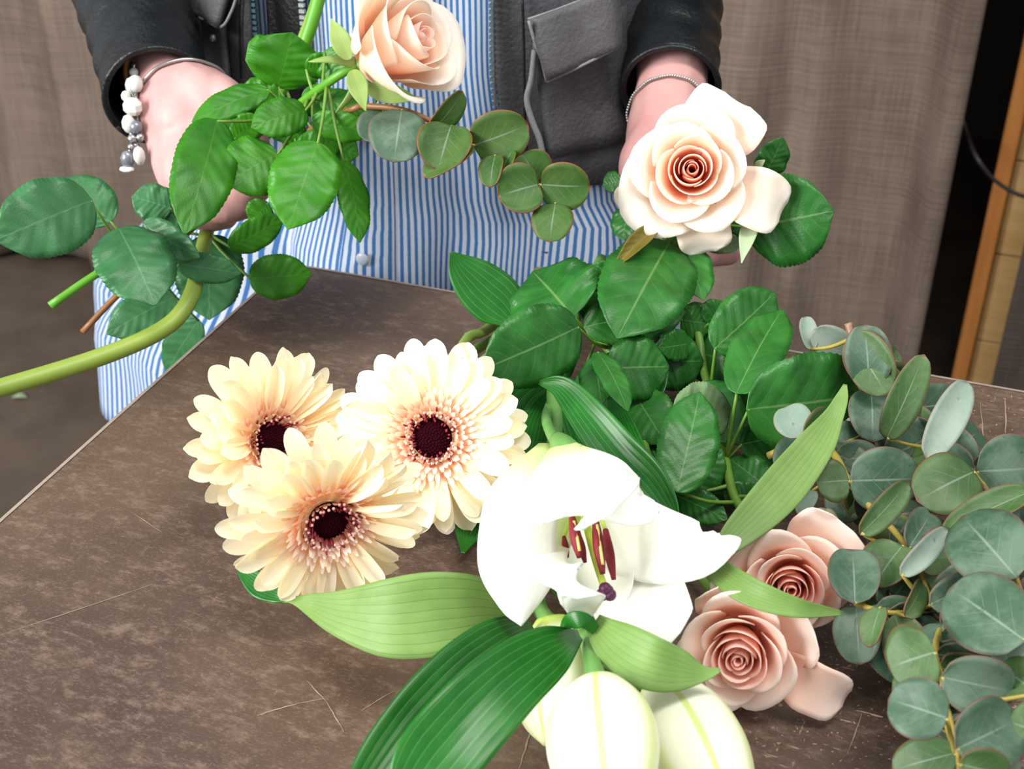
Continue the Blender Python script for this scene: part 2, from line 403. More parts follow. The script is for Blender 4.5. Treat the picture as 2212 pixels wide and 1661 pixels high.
def rose_head(parent, c, axis, R, H, mats, seed, spin=0, n=26, open_=1.0, upv=None, flare=(), sep=1.0):
    """petals in a spiral; axis points out of the bloom, c is its base"""
    r = random.Random(seed); axis = axis.normalized()
    X = (upv or V((0, 0, 1))); X = (X-axis*X.dot(axis)).normalized(); Y = axis.cross(X)
    def W(x, y, z): return c+X*x+Y*y+axis*z
    hd = None
    vs, fs, uv = tube_data([W(0, 0, -.008), W(0, 0, -.001), W(0, 0, .006)], [.003, .0065, .005], n=10, seg=6)
    hd = obj('flower_head', vs, fs, ST_ROSE, parent, uv)
    for i in range(n):
        s = (i+.5)/n; th0 = spin+i*2.39996+r.uniform(-.12, .12)
        Rr = R*(.06+.94*s**1.25)*r.uniform(.97, 1.03); h = H*(.93+.07*s if s < .5 else .965-.42*(s-.5)*open_)*r.uniform(.97, 1.03)
        half = lerp(2.1, .98, min(s*1.35, 1))*r.uniform(.93, 1.07)
        curl = max(s-.50, 0)*.42*open_*R*r.uniform(.6, 1.35)
        pts, uvs = [], []; nu, nv = 14, 14; sg = 1 if r.random() < .75 else -1
        pinch = r.uniform(.0, .07) if s > .5 else .0; c1, c2 = r.uniform(0, 6.28), r.uniform(0, 6.28)
        for a in range(nv+1):
            t = a/nv
            for b in range(nu+1):
                u = b/nu*2-1
                top = 1-.20*abs(u)**3.2+pinch*max(1-abs(u)*2.0, 0)+.012*math.sin(u*5+c1)*(.4+s)
                tt = t*top
                bul = lerp(math.sin(min(tt/.72, 1)*math.pi*.5)**.8*(1-(.10*(1-s)+.75*(1-s)**6)*max(tt-.5, 0)/.5), max(tt, 0)**.66, .85*smooth01((s-.12)/.5))
                rad = .07*R+(Rr-.07*R)*bul
                ang = th0+u*half*(.30+.70*smooth01(t*1.5))
                e = max(tt-.70, 0)/.30
                rad2 = rad*(1+.075*u*sg-.03*u*u)+curl*e*e*(1-.3*u*u)+.018*R*s*math.sin(2.5*u+c2)*t
                z = h*tt-curl*e*e*.65+.02*R*math.sin(3*u+c1)*t*s
                pts.append(W(rad2*math.cos(ang), rad2*math.sin(ang), z)); uvs.append((b/nu, t))
        ff = [(a*(nu+1)+b, a*(nu+1)+b+1, (a+1)*(nu+1)+b+1, (a+1)*(nu+1)+b) for a in range(nv) for b in range(nu)]
        m = mats[0] if s < .26 else mats[1] if s < .60 else mats[2]
        o = obj('petal', pts, ff, m, hd, uvs)
        o.modifiers.new('thickness', 'SOLIDIFY').thickness = .0005
    for (ang, ln, wd, tilt) in flare:   # wide open outer petals
        d = X*math.cos(ang)+Y*math.sin(ang); b0 = W(0, 0, .002)+d*R*.15
        cl = [b0, b0+d*ln*.42+axis*ln*.30, b0+d*ln*.8+axis*ln*(.42+tilt*.4), b0+d*ln*1.05+axis*ln*(.36+tilt)]
        blade('petal', hd, cl, lambda v: wd*(.35+.65*smooth01(v*1.8))*max(1-(max(v-.6, 0)/.42)**2.6, .02)**.5, axis-d*.3, mats[2], nv=16, nu=10, cup=.25, wav=.06, seed=seed+int(ang*10), thick=.0006)
    for k in range(5):
        a = spin+k*1.2566; d = X*math.cos(a)+Y*math.sin(a)
        cl = [W(0, 0, .001)+d*.004, W(0, 0, -.002*sep)+d*.015*sep, W(0, 0, -.008*sep)+d*.024*sep, W(0, 0, -.018*sep)+d*.030*sep]
        blade('sepal', parent, cl, lambda v: .0045*(1-v)**.7+.0003, axis, SEPAL, SEPALP, nv=8, nu=4, cup=-.2, seed=k)
    return hd

GPET = []
def gpet_mesh(L, w, curve, cup, notch, m):
    nv, nu = 14, 6; vs, uv, fs = [], [], []
    for i in range(nv+1):
        v = 1-(1-i/nv)**1.5
        hwid = w/2*(.34+.66*smooth01(v*1.7))*max(1-(max(v-.72, 0)/.285)**2.4, 0)**.5
        for j in range(nu+1):
            u = j/nu*2-1
            x = L*v-L*.02*notch*smooth01((v-.85)/.15)*u*u
            z = curve*L*v*v+cup*u*u*hwid+.04*hwid*math.cos(u*8)
            vs.append((x, hwid*u, z)); uv.append((j/nu, v))
    fs = [(i*(nu+1)+j, i*(nu+1)+j+1, (i+1)*(nu+1)+j+1, (i+1)*(nu+1)+j) for i in range(nv) for j in range(nu)]
    me = bpy.data.meshes.new('gerbera_petal'); me.from_pydata(vs, [], fs); me.materials.append(m)
    l = me.uv_layers.new(name='UVMap')
    for lp in me.loops: l.data[lp.index].uv = uv[lp.vertex_index]
    me.polygons.foreach_set('use_smooth', [True]*len(me.polygons)); me.update(); return me
for k in range(5):
    GPET.append(gpet_mesh(1.0, .28+.025*(k % 3), [-.10, -.04, .05, -.16, .0][k], [.35, .2, .5, .1, .8][k], [1, .3, .7, .5, 1][k], G_PET if k != 4 else G_PET2))
def gerbera(label, c, axis, R, stem_pts, seed, cup=12, wild=None, up=None):
    r = random.Random(seed); axis = axis.normalized()
    X = RT-axis*RT.dot(axis); X.normalize(); Y = axis.cross(X)
    base = V(stem_pts[-1])
    g = thing('gerbera', label, 'flower', base, 'cream gerberas lying on the table')
    M3 = Matrix((X, Y, axis)).transposed().to_4x4()
    def W(x, y, z): return c+X*x+Y*y+axis*z
    for row, (n, ln, cp, r0) in enumerate(((21, 1.0, cup-9, .0), (21, .93, cup+1, .0), (20, .84, cup+9, .0))):
        for i in range(n):
            ph = 2*math.pi*(i+.33*row)/n+r.uniform(-.06, .06)
            k = r.randrange(4); L = R*ln*.82*r.uniform(.93, 1.05); w = L*r.uniform(.9, 1.1); ca = cp+r.uniform(-4, 4); tw = r.uniform(-10, 10)
            if wild:
                d = math.cos(ph-wild[0])
                if d > .25: ca += r.uniform(-12, 24)*d*wild[1]; tw += r.uniform(-55, 55)*d*wild[1]; w *= lerp(1, .72, d*wild[1]); k = 4 if r.random() < .6 else k
            o = bpy.data.objects.new('petal', GPET[k]); COL.objects.link(o); o.parent = g
            mm = Matrix.Translation(c-base+axis*(.0012*row-.002)) @ M3 @ Matrix.Rotation(ph, 4, 'Z') @ Matrix.Translation((R*.18, 0, 0)) @ Matrix.Rotation(-math.radians(ca), 4, 'Y') @ Matrix.Rotation(math.radians(tw), 4, 'X') @ Matrix.Diagonal((L, w, L, 1))
            o.matrix_local = mm; mw = Matrix.Translation(base) @ mm
            register(g, [mw @ v.co for v in GPET[k].vertices], [tuple(q.vertices) for q in GPET[k].polygons])
    # pink-tipped short florets
    parts = []
    for row, (n, rr, L, el, wd) in enumerate(((44, .43, .17, 22, .030), (44, .37, .15, 36, .028), (40, .31, .13, 52, .026), (34, .26, .10, 66, .022))):
        for i in range(n):
            ph = 2*math.pi*(i+.5*row)/n+r.uniform(-.06, .06); e = math.radians(el+r.uniform(-9, 9)); l = L*R*r.uniform(.8, 1.2)
            d = V((math.cos(ph), math.sin(ph), 0)); sd = V((-math.sin(ph), math.cos(ph), 0)); b = d*rr*R*.85+V((0, 0, .004))
            f1 = d*math.cos(e)+V((0, 0, math.sin(e))); pp = []
            for q, ww in ((0, .6), (.6, 1), (1, .35)):
                for sg in (-1, 1): pp.append(b+f1*l*q+sd*wd*R*ww*sg)
            vsx = [W(*p) for p in pp]
            parts.append((vsx, [(0, 1, 3, 2), (2, 3, 5, 4)], [(0, 0), (1, 0), (0, .6), (1, .6), (0, 1), (1, 1)]))
    vs, fs, uv = merge(parts); tag(obj('inner_florets', vs, fs, G_FLO, g, uv), kind='stuff')
    # dark eye
    ring = []
    for i in range(90):
        ph = r.uniform(0, 6.283); rr = R*r.uniform(.15, .27)
        p = W(rr*math.cos(ph), rr*math.sin(ph), .004); q = W(rr*1.12*math.cos(ph), rr*1.12*math.sin(ph), .004+R*.09*r.uniform(.6, 1.1))
        ring.append(tube_data([p, q], [R*.012, R*.009], n=5, seg=1))
    vs, fs, uv = merge(ring); tag(obj('dark_florets', vs, fs, G_RING, g, uv), kind='stuff')
    dv, df, du = ball_data(c+axis*.002, R*.20, 20, 12, (1, 1, .45), M3.to_3x3()); parts = [(dv, df, du)]
    for i in range(120):
        rr = R*.185*math.sqrt(i/120); ph = i*2.39996
        parts.append(ball_data(W(rr*math.cos(ph), rr*math.sin(ph), .002+R*.09*math.sqrt(max(1-(rr/R/.2)**2, 0))), R*.014, 5, 4))
    vs, fs, uv = merge(parts); obj('disc', vs, fs, G_DISC, g, uv)
    dots = []
    for i in range(34):
        ph = 2*math.pi*i/34+r.uniform(-.08, .08); rr = R*r.uniform(.20, .27)
        dots.append(ball_data(W(rr*math.cos(ph), rr*math.sin(ph), .004+R*.09), R*.016, 6, 4))
    vs, fs, uv = merge(dots); tag(obj('anthers', vs, fs, G_DOT, g, uv), kind='stuff')
    vs, fs, uv = tube_data([W(0, 0, -.016), W(0, 0, -.009), W(0, 0, -.002)], [.004, .010, R*.24], n=14, seg=6); obj('calyx', vs, fs, ST_GERB, g, uv)
    tube('stem', [W(0, 0, -.014)]+[V(p) for p in stem_pts], .0034, ST_GERB, g, n=8)
    return g
# ================================================================== SETTING
def floor_mat():
    s = NT('floor_concrete', .55); o = s.obj(); a = s.noise(o, 6, 6, .6); b = s.noise(o, 60, 4)
    c = s.mix(s.ss(a, .3, .7), lin('#54463c'), lin('#6a5c50')); c = s.mix(s.ss(b, .62, .75), c, lin('#6b5d52'))
    s.color(c); s.bump(b, .1, .001); return s.m
def linen(name, a, b):
    s = NT(name, .9, .1); x, y = s.uv()
    def st(kx, ky, d=3): return s.noise(s.n('CombineXYZ', {0: s.mth('MULTIPLY', x, kx), 1: s.mth('MULTIPLY', y, ky)}).outputs[0], 1, d)
    h = s.mth('ADD', s.mth('MULTIPLY', st(900.0, 30.0), .5), s.mth('MULTIPLY', st(30.0, 800.0), .5))
    big = st(40.0, 12.0, 5)
    c = s.mix(s.ss(s.mth('ADD', s.mth('MULTIPLY', h, .5), s.mth('MULTIPLY', big, .5)), .38, .62), lin(a), lin(b)); s.color(c)
    wv = s.mth('ADD', s.mth('SINE', s.mth('MULTIPLY', x, 2600.0)), s.mth('SINE', s.mth('MULTIPLY', y, 2600.0)))
    s.bump(s.mth('ADD', h, s.mth('MULTIPLY', wv, .12)), .35, .003); return s.m
LINEN = linen('curtain_linen', '#75655a', '#948376')
vs = [(-4, -3, 0), (4, -3, 0), (4, 3, 0), (-4, 3, 0)]
fl = obj('floor', vs+[(x, y, -.05) for x, y, z in vs], [(0, 1, 2, 3), (7, 6, 5, 4), (0, 4, 5, 1), (1, 5, 6, 2), (2, 6, 7, 3), (3, 7, 4, 0)], floor_mat(), smooth=False); tag(fl, kind='structure')
WALLP = plain('wall_plaster', '#6a5f56', .9)
def wall(name, parts, m):
    vs, fs, uv = merge([box_data(((a[0]+b[0])/2, (a[1]+b[1])/2, (a[2]+b[2])/2), (b[0]-a[0], b[1]-a[1], b[2]-a[2]))+([(0, 0)]*8,) for a, b in parts])
    return tag(obj(name, vs, fs, m, None, uv, smooth=False), kind='structure')
# back wall with an open doorway beside the curtain, and a closed room added behind to keep the gap dark
wall('wall_back', [((-4, 1.48, 0), (.30, 1.56, 2.8)), ((.62, 1.48, 0), (4, 1.56, 2.8)), ((.30, 1.48, 2.1), (.62, 1.56, 2.8))], WALLP)
wall('wall_added_dark_room', [((-.6, 2.9, 0), (1.5, 2.98, 2.8)), ((-.68, 1.56, 0), (-.6, 2.98, 2.8)), ((1.5, 1.56, 0), (1.58, 2.98, 2.8)), ((-.68, 1.56, 2.8), (1.58, 2.98, 2.86))], WALLP)

def curtain(label, x0, x1, y0, z0, z1, folds, seed, m, amp=.03):
    r = random.Random(seed); nx = int((x1-x0)*130); nz = 40; vs, uv, fs = [], [], []
    ph = [r.uniform(0, 6.28) for _ in range(4)]
    for i in range(nz+1):
        z = lerp(z0, z1, i/nz)
        for j in range(nx+1):
            x = lerp(x0, x1, j/nx); k = x*folds
            a = amp*(.75+.25*math.sin(z*1.3+ph[0]))
            y = y0+a*math.sin(k*6.283+ph[1]+.25*math.sin(z*1.1))+a*.45*math.sin(k*2.3*6.283+ph[2]+.35*math.sin(z*1.7+1))+a*.25*math.sin(k*4.1*6.283+ph[3]+z)
            vs.append((x+.012*math.sin(k*6.283*2+ph[3]), y, z+(.012*math.sin(x*9) if i == 0 else 0))); uv.append((x*.25, z*.25))
    for i in range(nz):
        for j in range(nx): a = i*(nx+1)+j; fs.append((a, a+1, a+nx+2, a+nx+1))
    c = thing('curtain', label, 'curtain', (x0, y0, z0))
    o = obj('cloth', vs, fs, m, c, uv); o.modifiers.new('thickness', 'SOLIDIFY').thickness = .002
    vs, fs, uv2 = merge([tube_data([(lerp(x0+.004, x1-.004, q/60), y0, z0+.015) for q in range(61)], .004, n=6, seg=60)])
    return c
curtain('wide brown linen curtain hanging behind the person, hem just above the floor', -2.6, .465, 1.345, .03, 2.6, 2.3, 3, LINEN, .030)

def wood(name, a, b, ax):
    s = NT(name, .5); sc_ = [90, 90, 90]; sc_[ax] = 6
    g = s.noise(s.obj(tuple(sc_)), 1, 4, .6); s.color(s.mix(s.ss(g, .3, .7), lin(a), lin(b))); s.bump(g, .15, .001); return s.m
WOODO = wood('wood_orange', '#d4863e', '#e2964c', 2); WOODY = wood('wood_pale', '#eab870', '#f6cc8a', 0)
wp = thing('wooden_panel', 'pale wooden plank panel with an orange post beside the dark gap', 'panel', (.62, 1.42, 0))
xa, xb, xc = onY(2080, 700, 1.40).x, onY(2115, 700, 1.40).x, onY(2177, 700, 1.26).x
box('post', ((xa+xb)/2, 1.425, 1.2), (xb-xa, .05, 2.4), WOODO, wp, bev=.003)
for i in range(14):
    z = .02+i*.172-.02
    box('plank', (xb+.157, 1.43, z+.085), (.31, .03, .1695), WOODY, wp, bev=.002)
curtain('dusky linen curtain in front of the pale planks', xc, 1.5, 1.26, .03, 2.6, 3.0, 11, linen('curtain_dusky', '#574c46', '#6c6059'), .02)
DARKP = plain('rubber_black', '#1d1a1c', .5)
cb = [onY(2040, 170, 1.40), onY(2070, 230, 1.39), onY(2088, 285, 1.36), onY(2110, 340, 1.29), onY(2150, 390, 1.29), onY(2212, 424, 1.29), onY(2300, 430, 1.3), onY(2420, 380, 1.34)]
tag(tube('cable', cb, .0035, DARKP, n=8, seg=40), 'thin black cable looping from the brown curtain across the wooden planks', 'cable')
sp = G0 = None
def onZ(x, y, z):
    r = ray(x, y); return CAM+r*((z-CAM.z)/r.z)
a, b = onZ(25, 858, .002), onZ(60, 858, .002)
tag(blade('leaf_scrap', None, [a, (a+b)/2+V((0, 0, .006)), b], lambda v: .009*math.sin(math.pi*max(min(v, .98), .04)), V((0, 0, 1)), SEPALP, nv=10, nu=4, thick=.001, loc=tuple(a)), 'small pale leaf scrap lying on the dark floor', 'leaf')

# ------------------------------------------------------------------ table
def table_mat():
    s = NT('table_laminate', .42, .45); o = s.obj()
    a = s.noise(o, 4.5, 5, .6); b = s.noise(s.obj((1, 1.9, 1), (0, 0, .35)), 75, 8, .78); f = s.noise(s.obj((1, 3.0, 1), (0, 0, .3)), 420, 4, .75)
    c = s.mix(s.ss(a, .32, .68), lin('#4a3830'), lin('#665243')); c = s.mix(s.mth('MULTIPLY', s.ss(b, .46, .70), .62), c, lin('#927c6c'))
    c = s.mix(s.mth('MULTIPLY', s.ss(f, .52, .74), .5), c, lin('#a08d7c'))
    # chips and fine scratches: worn more towards the right
    sx = s.n('SeparateXYZ', {0: o}); wear = s.ss(sx.outputs[0], -.30, -.17)
    v1 = s.noise(s.obj((60, 420, 1), (0, 0, .5)), 1, 3, .6); v2 = s.noise(s.obj((420, 70, 1), (0, 0, .2)), 1, 3, .6); v3 = s.noise(o, 330, 2, .5)
    chips = s.mth('MAXIMUM', s.mth('MAXIMUM', s.ss(v1, .64, .69), s.ss(v2, .655, .70)), s.ss(v3, .66, .70))
    thr = s.mth('MULTIPLY', chips, s.mth('ADD', .10, s.mth('MULTIPLY', wear, .75)))
    c = s.mix(thr, c, lin('#c8ab92'))
    s.color(c); s.set(s.b.inputs['Roughness'], s.mth('MULTIPLY_ADD', b, .25, .30)); s.bump(f, .08, .0006); return s.m
TAB = table_mat(); EDGE = plain('table_edge_strip', '#a89a8c', .6, var=.4, scale=120); APR = plain('table_frame', '#33291f', .6)
x0, x1, y0, y1, rr = -.011, 1.35, -.72, .0085, .022
poly = [(x1, y0), (x1, y1)]+[(x0+rr-rr*math.sin(a*math.pi/16), y1-rr+rr*math.cos(a*math.pi/16)) for a in range(9)]+[(x0, y0)]
tb = thing('work_table', 'scratched dark brown laminate work table under the flowers', 'table', (.65, -.35, 0))
n = len(poly); tv = [(x, y, TZ) for x, y in poly]+[(x, y, TZ-.004) for x, y in poly]
obj('tabletop', tv+[(x, y, TZ-.03) for x, y in poly], [tuple(range(n))[::-1]]+[(i, (i+1) % n, n+(i+1) % n, n+i) for i in range(n)]+[(n+i, n+(i+1) % n, 2*n+(i+1) % n, 2*n+i) for i in range(n)]+[tuple(range(2*n, 3*n))], TAB, tb, smooth=False)
cx, cy = .65, -.35
def outl(e): return [(x+(e if x > cx else -e), y+(e if y > cy else -e)) for x, y in poly]
oo = outl(.0018)
ring = [(x, y, TZ+.0004) for x, y in outl(-.0006)]+[(x, y, TZ+.0003) for x, y in oo]+[(x, y, TZ-.03) for x, y in oo]
obj('edge_strip', ring, [(i, (i+1) % n, n+(i+1) % n, n+i) for i in range(n)]+[(n+i, n+(i+1) % n, 2*n+(i+1) % n, 2*n+i) for i in range(n)], EDGE, tb, smooth=False)
for x in (.06, 1.28):
    for y in (-.66, -.06): box('leg', (x, y, .41), (.05, .05, .82), APR, tb, bev=.003)
for c, s_ in (((.67, -.06, .84), (1.17, .022, .06)), ((.67, -.66, .84), (1.17, .022, .06)), ((.06, -.36, .84), (.022, .55, .06)), ((1.28, -.36, .84), (.022, .55, .06))): box('apron', c, s_, APR, tb)
# long scratches with a shape of their own
SCR = plain('scratch_pale', '#b49c86', .6)
for a, b, wpx in (((0, 1372), (330, 1262), 2), ((662, 1470), (705, 1515), 2.6), ((705, 1515), (742, 1580), 2.2), ((555, 1545), (640, 1520), 3), ((640, 1520), (700, 1508), 1.6), ((1146, 1578), (1122, 1661), 3.2), ((780, 1535), (850, 1492), 2), ((1830, 1628), (1862, 1542), 2.4), ((2118, 870), (2128, 985), 2.6), ((2172, 860), (2172, 940), 3), ((290, 1110), (350, 1150), 1.6), ((480, 850), (540, 800), 1.4), ((1890, 1425), (1940, 1450), 2)):
    p, q = pt(*a, .0003), pt(*b, .0003); d = (q-p).normalized(); sd = V((-d.y, d.x, 0))*pxm(wpx, p)/2; pts = []
    for i in range(9):
        t = i/8; c = lerp(p, q, t)+sd*rnd.uniform(-.8, .8); k = (.35+.65*math.sin(math.pi*t))*rnd.uniform(.5, 1.2); pts += [c+sd*k, c-sd*k]
    obj('scratch', pts, [(2*i, 2*i+1, 2*i+3, 2*i+2) for i in range(8)], SCR, tb)

# ================================================================== PERSON
BX, BY = .035, .185
pe = thing('person', 'person in black leather-sleeved jacket over blue striped shirt holding flowers', 'person', (BX, BY, 0))
KS[0] = .60
def shirt_mat():
    s = NT('shirt_stripes', .85, .15); x, y = s.uv()
    fr = s.mth('FRACT', s.mth('MULTIPLY', x, 1.0)); d = s.mth('ABSOLUTE', s.mth('SUBTRACT', fr, .5))
    nz = s.noise(s.obj(), 900, 2)
    c = s.mix(s.ss(s.mth('ADD', d, s.mth('MULTIPLY', s.mth('SUBTRACT', nz, .5), .12)), .20, .27), lin('#4a80c0'), lin('#dfe8f8')); s.color(c)
    s.bump(s.noise(s.obj(), 700, 2), .15, .001); return s.m
SHIRT = shirt_mat(); BUTTON = plain('button_pearl', '#d9e2f2', .25)
KS[0] = .72
def leather(name, h, rough, ns, bs=.3, sheen=0):
    s = NT(name, rough, .34); c = lin(h); a = s.noise(s.obj(), 14, 4); f = s.noise(s.obj(), ns, 4)
    s.color(s.mix(a, tuple(k*.7 for k in c[:3])+(1,), tuple(k*1.35 for k in c[:3])+(1,))); s.bump(s.mth('ADD', f, s.mth('MULTIPLY', s.noise(s.obj(), 28, 3), 3.0)), bs, .003); return s.m
LEATH = leather('sleeve_leather', '#171b1e', .34, 300, .35); COAT = leather('jacket_coated_cotton', '#4c4b50', .5, 380, .35)
COATP = leather('jacket_pocket_cotton', '#565457', .55, 380, .35); LINING = leather('jacket_lining', '#101013', .4, 300); SEAM = plain('frayed_seam', '#8d8c8f', .9, var=.4, scale=500)
ZIPM = plain('zip_teeth', '#5f8496', .35, .6); ZIPW = plain('zip_teeth_pale', '#c4cfd0', .3, .5)
def interp(tab, z):
    for (z0, *a), (z1, *b) in zip(tab, tab[1:]):
        if z <= z1: t = smooth01((z-z0)/(z1-z0)) if z > z0 else 0; return [lerp(p, q, t) for p, q in zip(a, b)]
    return tab[-1][1:]
PROF = [(.60, .375, .150), (.72, .362, .148), (.86, .268, .135), (.95, .198, .118), (1.05, .170, .110), (1.20, .165, .108), (1.38, .185, .105), (1.43, .12, .08), (1.46, .06, .05)]
def bodypt(phi, z, e=0.0):
    a, b = interp(PROF, z); k = min(max(1.15-(z-.60)/.58, 0), 1)
    if math.sin(phi) > 0: a = lerp(a, min(a, .215), smooth01(math.sin(phi)*3))
    w = 1+.06*k*math.sin(7*phi+1.0)+.045*k*math.sin(12*phi+3*z)+.012*math.sin(5*phi+9*z)-.22*k*math.exp(-((phi-.30-.3*(z-.9))/.075)**2)-.12*k*math.exp(-((phi+.42+.5*(z-.9))/.06)**2)
    return V((BX+(a*w+e)*math.sin(phi), BY-(b*w+e)*math.cos(phi), z))
# shirt: tunic flaring below the waist, curved hem
vs, uv, fs = [], [], []; NP, NZ = 160, 50
for i in range(NZ+1):
    for j in range(NP+1):
        ph = 2*math.pi*j/NP-math.pi; hem = .615+.05*abs(math.sin(ph))**6+.008*math.sin(5*ph); z = lerp(hem, 1.42, i/NZ)
        vs.append(bodypt(ph, z)); uv.append(((ph)*.19/.0050+.15*math.sin(z*9), z))
for i in range(NZ):
    for j in range(NP): a = i*(NP+1)+j; fs.append((a, a+1, a+NP+2, a+NP+1))
sh = obj('shirt', vs, fs, SHIRT, pe, uv); sh.modifiers.new('thickness', 'SOLIDIFY').thickness = .0012
pv, pf, pu = [], [], []
for i in range(41):
    z = lerp(.64, 1.38, i/40)
    for j, ph in enumerate((-.085, -.08, .085, .09)): pv.append(bodypt(ph, z, .0005 if j in (0, 3) else .0032)); pu.append((ph*.19/.0050+.5, z))
for i in range(40):
    for j in range(3): a = i*4+j; pf.append((a, a+1, a+5, a+4))
pk = obj('placket', pv, pf, SHIRT, sh, pu)
for z in (.80, .895, .99, 1.08, 1.17, 1.26):
    c = bodypt(-.005, z, .005); rot = V((0, -1, 0)).to_track_quat('Z', 'Y').to_matrix()
    obj('button', *ball_data(c, .0055, 16, 8, (1, 1, .35), rot)[:2], BUTTON, sh)
# jacket body, open in front
jk = thing('x', None, None); COL.objects.unlink(jk); bpy.data.objects.remove(jk)
def jacket_panel(name, p0, p1, z0, z1, e, m, parent, n=24, hem=None, folds=.004):
    vs, fs, uv = [], [], []
    for i in range(25):
        for j in range(n+1):
            ph = lerp(p0(i/24) if callable(p0) else p0, p1(i/24) if callable(p1) else p1, j/n)
            zz = lerp(z0 if hem is None else hem(j/n), z1, i/24)
            vs.append(bodypt(ph, zz, e+folds*math.sin(ph*9+zz*17)+folds*.5*math.sin(zz*40+ph*3))); uv.append((j/n, i/24))
    for i in range(24):
        for j in range(n): a = i*(n+1)+j; fs.append((a, a+1, a+n+2, a+n+1))
    o = obj(name, vs, fs, m, parent, uv); s_ = o.modifiers.new('thickness', 'SOLIDIFY'); s_.thickness = .003; s_.offset = -1; return o
PI = math.pi
jr = jacket_panel('jacket_front', lambda t: .56-.04*t, PI*.62, .955, 1.40, .016, COAT, pe, hem=lambda u: .955+.02*u)
jl = jacket_panel('jacket_front', lambda t: -.56+.04*t, -PI*.62, .955, 1.40, .016, COAT, pe, hem=lambda u: .955+.02*u)
jb = jacket_panel('jacket_back', PI*.60, PI*1.40, .955, 1.42, .018, COAT, pe)
ln = jacket_panel('jacket_lining', lambda t: -.54+.04*t, lambda t: -.22-.10*(1-t), .99, 1.40, .009, LINING, pe, folds=.002)
def zipline(ph, e, z0, z1, m, parent, r=.0022, step=.0044):
    parts = []; z = z0; k = 0
    while z < z1:
        p = bodypt(ph+.0, z, e); parts.append(box_data(p, (.0042, .003, .0026))+([(0, 0)]*8,)); z += step; k += 1
    vs, fs, uv = merge(parts); return tag(obj('zip_teeth', vs, fs, m, parent, uv, smooth=False), kind='stuff')
zipline(.545, .018, .955, 1.38, ZIPM, jr); zipline(-.545, .018, .955, 1.38, ZIPM, jl); zipline(-.27, .013, 1.05, 1.38, ZIPW, ln)
def strip(name, pts, wd, th, m, parent, lift=.0):
    pts = [V(p) for p in pts]; return tube(name, pts, wd, m, parent, n=6, flat=th, up=V((0, -1, 0)))
def onbody(x, y, e):
    """point of the jacket surface seen at a pixel"""
    r = ray(x, y); lo, hi = .6, 1.6
    for k in range(400):
        d = .75+k*.0012; p = CAM+r*d
        a, b = interp(PROF, p.z)
        if ((p.x-BX)/(a+e))**2+((p.y-BY)/(b+e))**2 < 1: return p
    return CAM+r*1.05
def patch(name, corners, e0, e1, m, parent, n=8):
    """quad patch laid over the jacket: corners px in order tl,tr,br,bl"""
    q = [V((c[0], c[1], 0)) for c in corners]; vs, fs, uv = [], [], []
    for i in range(n+1):
        for j in range(n+1):
            u, t = j/n, i/n; c = lerp(lerp(q[0], q[1], u), lerp(q[3], q[2], u), t); p = onbody(c.x, c.y, lerp(e0, e1, t)+.002*math.sin(u*9))
            vs.append(p); uv.append((u, t))
    for i in range(n):
        for j in range(n): a = i*(n+1)+j; fs.append((a, a+1, a+n+2, a+n+1))
    o = obj(name, vs, fs, m, parent, uv); s_ = o.modifiers.new('thickness', 'SOLIDIFY'); s_.thickness = .004; return o
E0 = .020
pf_ = patch('pocket', [(1150, 90), (1345, 10), (1350, 305), (1180, 345)], E0, E0+.003, COAT, jr)
fp = patch('pocket_flap', [(1142, 42), (1335, -30), (1337, 102), (1182, 174)], E0+.006, E0+.018, COATP, pf_)
for l_, e in (([(1140, 42), (1200, 22), (1270, -5)], .027), ([(1142, 45), (1155, 90), (1170, 130), (1181, 176)], .033), ([(1181, 176), (1240, 150), (1300, 120), (1336, 102)], .040)):
    strip('seam', [onbody(x, y, e) for x, y in l_], .0011, 1, SEAM, fp)
strip('seam', [onbody(x, y, .028) for x, y in [(1155, 108), (1148, 170), (1138, 215), (1150, 262), (1165, 300), (1175, 345)]], .0022, 1, SEAM, pf_)
strip('seam', [onbody(x, y, .021) for x, y in [(1065, -20), (1066, 120), (1072, 260), (1085, 360)]], .001, 1, COATP, jr)
strip('seam', [onbody(x, y, .021) for x, y in [(1128, -20), (1132, 120), (1134, 260), (1140, 370)]], .001, 1, LINING, jr)
pl = patch('pocket', [(405, 30), (490, 52), (505, 240), (420, 250)], E0, E0+.003, COATP, jl)
fl2 = patch('pocket_flap', [(395, -60), (512, -60), (478, 58), (402, 24)], E0+.006, E0+.014, COATP, pl)
strip('seam', [onbody(x, y, .036) for x, y in [(402, 25), (440, 42), (478, 58), (500, 25), (512, -10)]], .0011, 1, SEAM, fl2)
strip('seam', [onbody(x, y, .024) for x, y in [(473, 60), (472, 110), (474, 170)]], .0009, 1, SEAM, jl)
strip('seam', [onbody(x, y, .024) for x, y in [(517, -10), (518, 80), (520, 170)]], .0009, 1, LINING, jl)
obj('rivet', *ball_data(onbody(461, 82, .027), .0028, 10, 6)[:2], ZIPW, jl)
